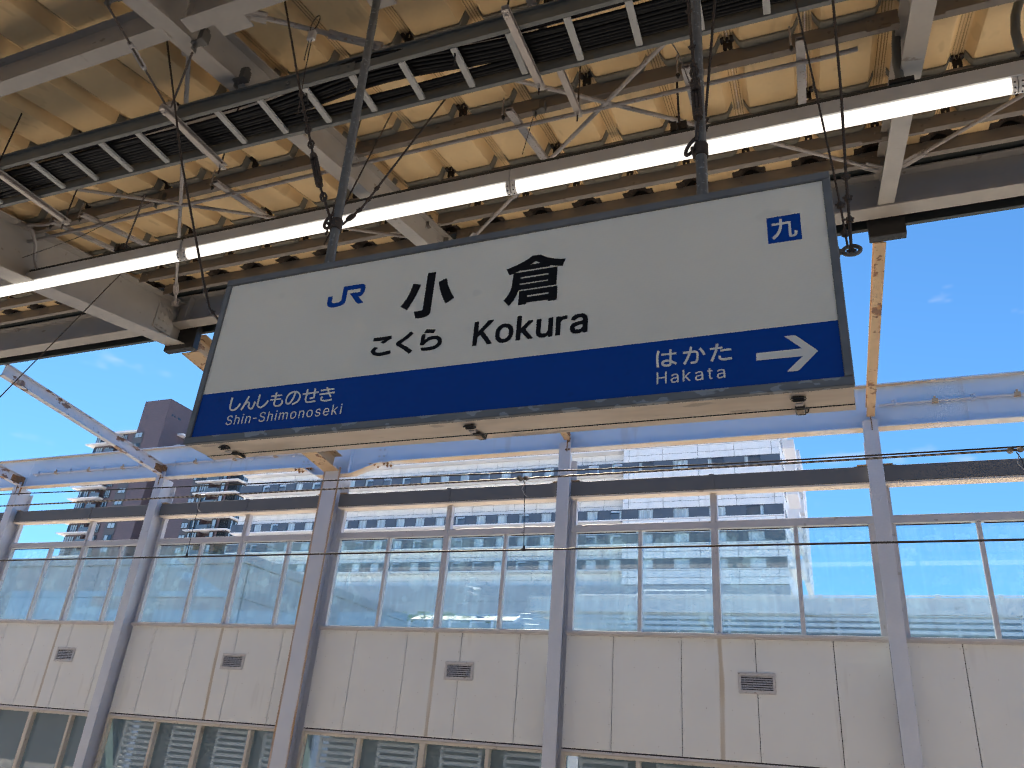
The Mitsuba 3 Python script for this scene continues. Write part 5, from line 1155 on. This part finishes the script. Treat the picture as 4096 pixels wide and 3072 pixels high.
# right wing
yR, xD, xE = 139.0, -152.5, -130.8
rw = thing('apartment_wing', 'brown apartment wing with wrap round corner bay windows, beside the tower', 'building')
parts(rw, 'wall', [box(xD, xE - 8.4, yR, yR + 1.69, -1.4, 66.0), box(xE - 5.2, xE - 2.9, yR, yR + 1.69, -1.4, 66.0), box(xD, xE - 2.9, yR + 1.7, yR + 25, -1.4, 66.0)], 'm_tower_brown')
part(rw, 'gray_strip', box(xE - 14.1, xE - 11.5, yR - 0.08, yR - 0.01, -1.4, 66.0), 'm_tower_gray')
part(rw, 'wall', box(xE - 2.88, xE - 0.2, yR + 0.7, yR + 25, -1.4, 66.0), 'm_tower_brown')
for k in range(0, 9):
    zs = 53.73 + 3 * TF - TF * k
    parts(rw, 'slab', [box(xE - 12.3, xE + 0.7, yR - 1.1, yR - 0.02, zs - 0.28, zs), box(xE - 0.19, xE + 0.7, yR - 0.015, yR + 4.6, zs - 0.28, zs)], 'm_tower_slab')
    z0, z1 = zs + 0.02, zs + 2.5
    glazed(rw, xE - 14.0, xE - 12.1, zs + 0.6, zs + 2.0, yR - 0.08, 2, 0.1, False)
    glazed(rw, xE - 11.4, xE - 8.6, z0, z1, yR - 0.10, 4)
    bal = part(rw, 'balcony', box(xE - 8.39, xE - 5.21, yR - 0.02, yR + 1.69, zs - 0.27, zs - 0.01), 'm_tower_slab')
    glazed(rw, xE - 7.6, xE - 5.9, zs + 0.02, zs + 2.1, yR + 1.69, 2, 0.1, False)
    part(bal, 'glass_rail', box(xE - 8.5, xE - 5.1, yR - 1.05, yR - 0.98, zs + 0.01, zs + 1.05), 'm_tower_rail')
    glazed(rw, xE - 4.8, xE - 3.6, z0, z1, yR - 0.10, 1)
    glazed(rw, xE - 2.9, xE - 0.15, z0, z1, yR + 0.65, 5, 0.5)
    glazed(rw, yR + 0.75, yR + 4.3, z0, z1, 0, 5, 0.15, True, depth_x=xE - 0.19)

# ------------------------------------------------------------------ grey flat building close behind the wall on the left
gb = thing('gray_annex', 'low pale grey annex with a long flat wall behind the left panes', 'building')
gx, gy, gz = -22.05, 25.0, 8.30
ed = list(np.arange(gx - 44, gx + 0.1, 4.0))
for a, b in zip(ed[:-1], ed[1:]):
    for z0, z1 in ((4.9, 6.55), (6.58, 7.9)):
        part(gb, 'panel', box(a + 0.02, b - 0.02, gy - 0.03, gy + 0.1, z0, z1), 'm_gray_wall')
for i in range(6):
    a = gy + 0.12 + 3.3 * i
    for z0, z1 in ((3.2, 4.87), (4.9, 6.55), (6.58, 7.9)):
        part(gb, 'panel', box(gx - 0.1, gx + 0.03, a + 0.02, a + 3.28, z0, z1), 'm_gray_wall')
part(gb, 'core', box(gx - 44, gx - 0.11, gy + 0.11, gy + 20, -1.4, 7.9), 'm_gray_wall')
part(gb, 'lower_wall', box(gx - 44, gx - 0.02, gy, gy + 20, -1.4, 4.88), 'm_gray_wall')
part(gb, 'coping', cat(box(gx - 44, gx + 0.08, gy - 0.10, gy + 0.3, 7.93, gz), box(gx - 0.3, gx + 0.08, gy + 0.301, gy + 20, 7.93, gz)), 'm_gray_wall')

# ------------------------------------------------------------------ louvred car park and planter seen through the right panes
cp = thing('louvred_car_park', 'pale grey car park deck with rows of horizontal louvres behind the right panes', 'building')
cy, cx0, cx1, cz = 45.0, -18.35, 26.0, 10.62
part(cp, 'fascia', box(cx0 + 0.6, cx1, cy, cy + 0.3, cz - 0.75, cz), 'm_deck')
part(cp, 'coping', box(cx0 + 0.55, cx1, cy - 0.06, cy + 0.36, cz + 0.003, cz + 0.08), 'm_white_trim')
part(cp, 'rear_wall', box(cx0 + 1, cx1, cy + 7, cy + 7.3, -1.4, cz - 0.2), 'm_deck')
parts(cp, 'deck_slab', [box(cx0 + 1, cx1, cy + 0.31, cy + 7, cz - 0.9, cz - 0.76), box(cx0 + 1, cx1, cy + 0.5, cy + 7, 7.0, 7.3)], 'm_deck')
for i in range(11):
    z = cz - 0.98 - 0.30 * i
    st = cx0 + 0.15 * (i % 3)
    for j in range(8):
        a, b = st + (cx1 - st) * j / 8, st + (cx1 - st) * (j + 1) / 8
        part(cp, 'louvre', prism([(-0.02, -0.10), (0.02, -0.10), (0.03, 0.06), (-0.01, 0.085)], (a + 0.02, cy + 0.1, z), (b - 0.02, cy + 0.1, z)), 'm_deck_slat')
for x in np.arange(cx0 + 1.2, cx1, 2.75):
    part(cp, 'post', box(x - 0.06, x + 0.06, cy + 0.16, cy + 0.28, 5.5, cz - 0.76), 'm_deck')
part(cp, 'top_pipe', rod((cx0 + 2.6, cy - 0.05, cz + 0.16), (cx1, cy - 0.05, cz + 0.16), 0.045, 8), 'm_white_trim')
for x in np.arange(cx0 + 3.2, cx1, 2.75):
    part(cp, 'pipe_bracket', cat(box(x - 0.05, x + 0.05, cy - 0.02, cy + 0.06, cz + 0.085, cz + 0.12), rod((x - 0.1, cy - 0.05, cz + 0.16), (x + 0.1, cy - 0.05, cz + 0.16), 0.075, 8)), 'm_white_trim')
rl = thing('roof_railing', 'thin white railing standing on the car park roof in front of the hotel', 'railing')
part(rl, 'top_rail', rod((-11.2, 46.4, 11.38), (-7.5, 46.4, 11.38), 0.03), 'm_white_trim')
for x in np.linspace(-11.1, -7.6, 8):
    part(rl, 'post', rod((x, 46.4, cz - 0.1), (x, 46.4, 11.36), 0.016, 6), 'm_white_trim')
part(rl, 'stair_rail', rod((-11.2, 46.4, 11.38), (-12.3, 46.4, 10.7), 0.03), 'm_white_trim')

pw = thing('planter_wall', 'low white planter wall with a row of sloped panels on top, left of the car park', 'planter')
part(pw, 'wall', box(-21.0, -14.6, 36.0, 36.6, 6.6, 7.6), 'm_gray_wall')
part(pw, 'support', box(-21.0, -14.6, 36.05, 36.55, -1.4, 6.58), 'm_gray_wall')
for i in range(5):
    a = -20.6 + 1.14 * i
    part(pw, 'sloped_panel', prism([(-0.35, 0.0), (0.30, 0.30), (0.30, 0.36), (-0.35, 0.06)], (a + 1.06, 36.3, 7.68), (a, 36.3, 7.68)), 'm_awning')
    part(pw, 'panel_rib', prism([(-0.40, -0.03), (0.33, 0.31), (0.33, 0.41), (-0.40, 0.07)], (a + 1.13, 36.3, 7.68), (a + 1.07, 36.3, 7.68)), 'm_white_trim')
    part(pw, 'post', box(a - 0.05, a + 0.05, 35.85, 35.95, 6.0, 7.66), 'm_white_trim')
parts(pw, 'rail', [rod((-21, 35.9, 7.2), (-14.3, 35.9, 7.2), 0.03), rod((-21, 35.9, 6.8), (-14.3, 35.9, 6.8), 0.03)], 'm_white_trim')


def plant(x, lab, hgt, sp, seed):
    rg = np.random.default_rng(seed)
    t = thing('planter_plant', lab, 'plant', 'plants in the planter')
    st, vs, fs = [], [], []
    for s in range(5):
        b = V(x + rg.normal(0, sp * 0.25), 36.5 + rg.normal(0, 0.1), 7.55)
        e = b + V(rg.normal(0, sp * 0.45), rg.normal(0, 0.15), hgt * rg.uniform(0.6, 1.0))
        st.append(rod(b, e, 0.012, 5))
        for q in range(16):
            c = b + (e - b) * rg.uniform(0.3, 1.05) + rg.normal(0, 0.10, 3) * V(1, 0.8, 0.5)
            d = rg.normal(0, 1, 3) * V(1, 1, 0.5)
            d /= np.linalg.norm(d)
            w = np.cross(d, rg.normal(0, 1, 3))
            w /= np.linalg.norm(w)
            L = rg.uniform(0.09, 0.17)
            i = len(vs)
            vs += [c, c + d * L * 0.5 + w * L * 0.28, c + d * L, c + d * L * 0.5 - w * L * 0.28]
            fs += [(i, i + 1, i + 2), (i, i + 2, i + 3)]
    part(t, 'stem', cat(*st), 'm_stem')
    part(t, 'foliage', trimesh.Trimesh(np.array(vs), fs, process=False), 'm_leaf', kind='stuff')


plant(-20.9, 'leftmost small green plant, above the end of the grey annex', 0.75, 0.35, 1)
plant(-19.9, 'bushy green plant on the left of the planter', 0.70, 0.6, 2)
plant(-18.7, 'green plant just left of the small lamp post', 0.80, 0.45, 3)
plant(-17.6, 'wide green plant just right of the small lamp post', 0.72, 0.7, 4)
plant(-16.5, 'low green plant at the right end of the planter', 0.40, 0.35, 5)
lp = thing('lamp_post', 'small white lamp post with a double arm behind the panes', 'lamp post')
part(lp, 'pole', tube([(-18.2, 37.0, 5.5), (-18.2, 37.0, 7.9), (-18.2, 37.0, 9.65)], [0.05, 0.045, 0.035], 10), 'm_white_trim', smooth=40)
part(lp, 'arm', cat(rod((-18.25, 37, 9.62), (-17.55, 37, 9.50), 0.025), rod((-18.2, 37, 9.35), (-17.6, 37, 9.25), 0.02)), 'm_white_trim')
part(lp, 'lamp_head', cat(box(-17.75, -17.35, 36.9, 37.1, 9.42, 9.50, 0.02), box(-17.75, -17.5, 36.92, 37.08, 9.15, 9.24, 0.02)), 'm_white_trim')
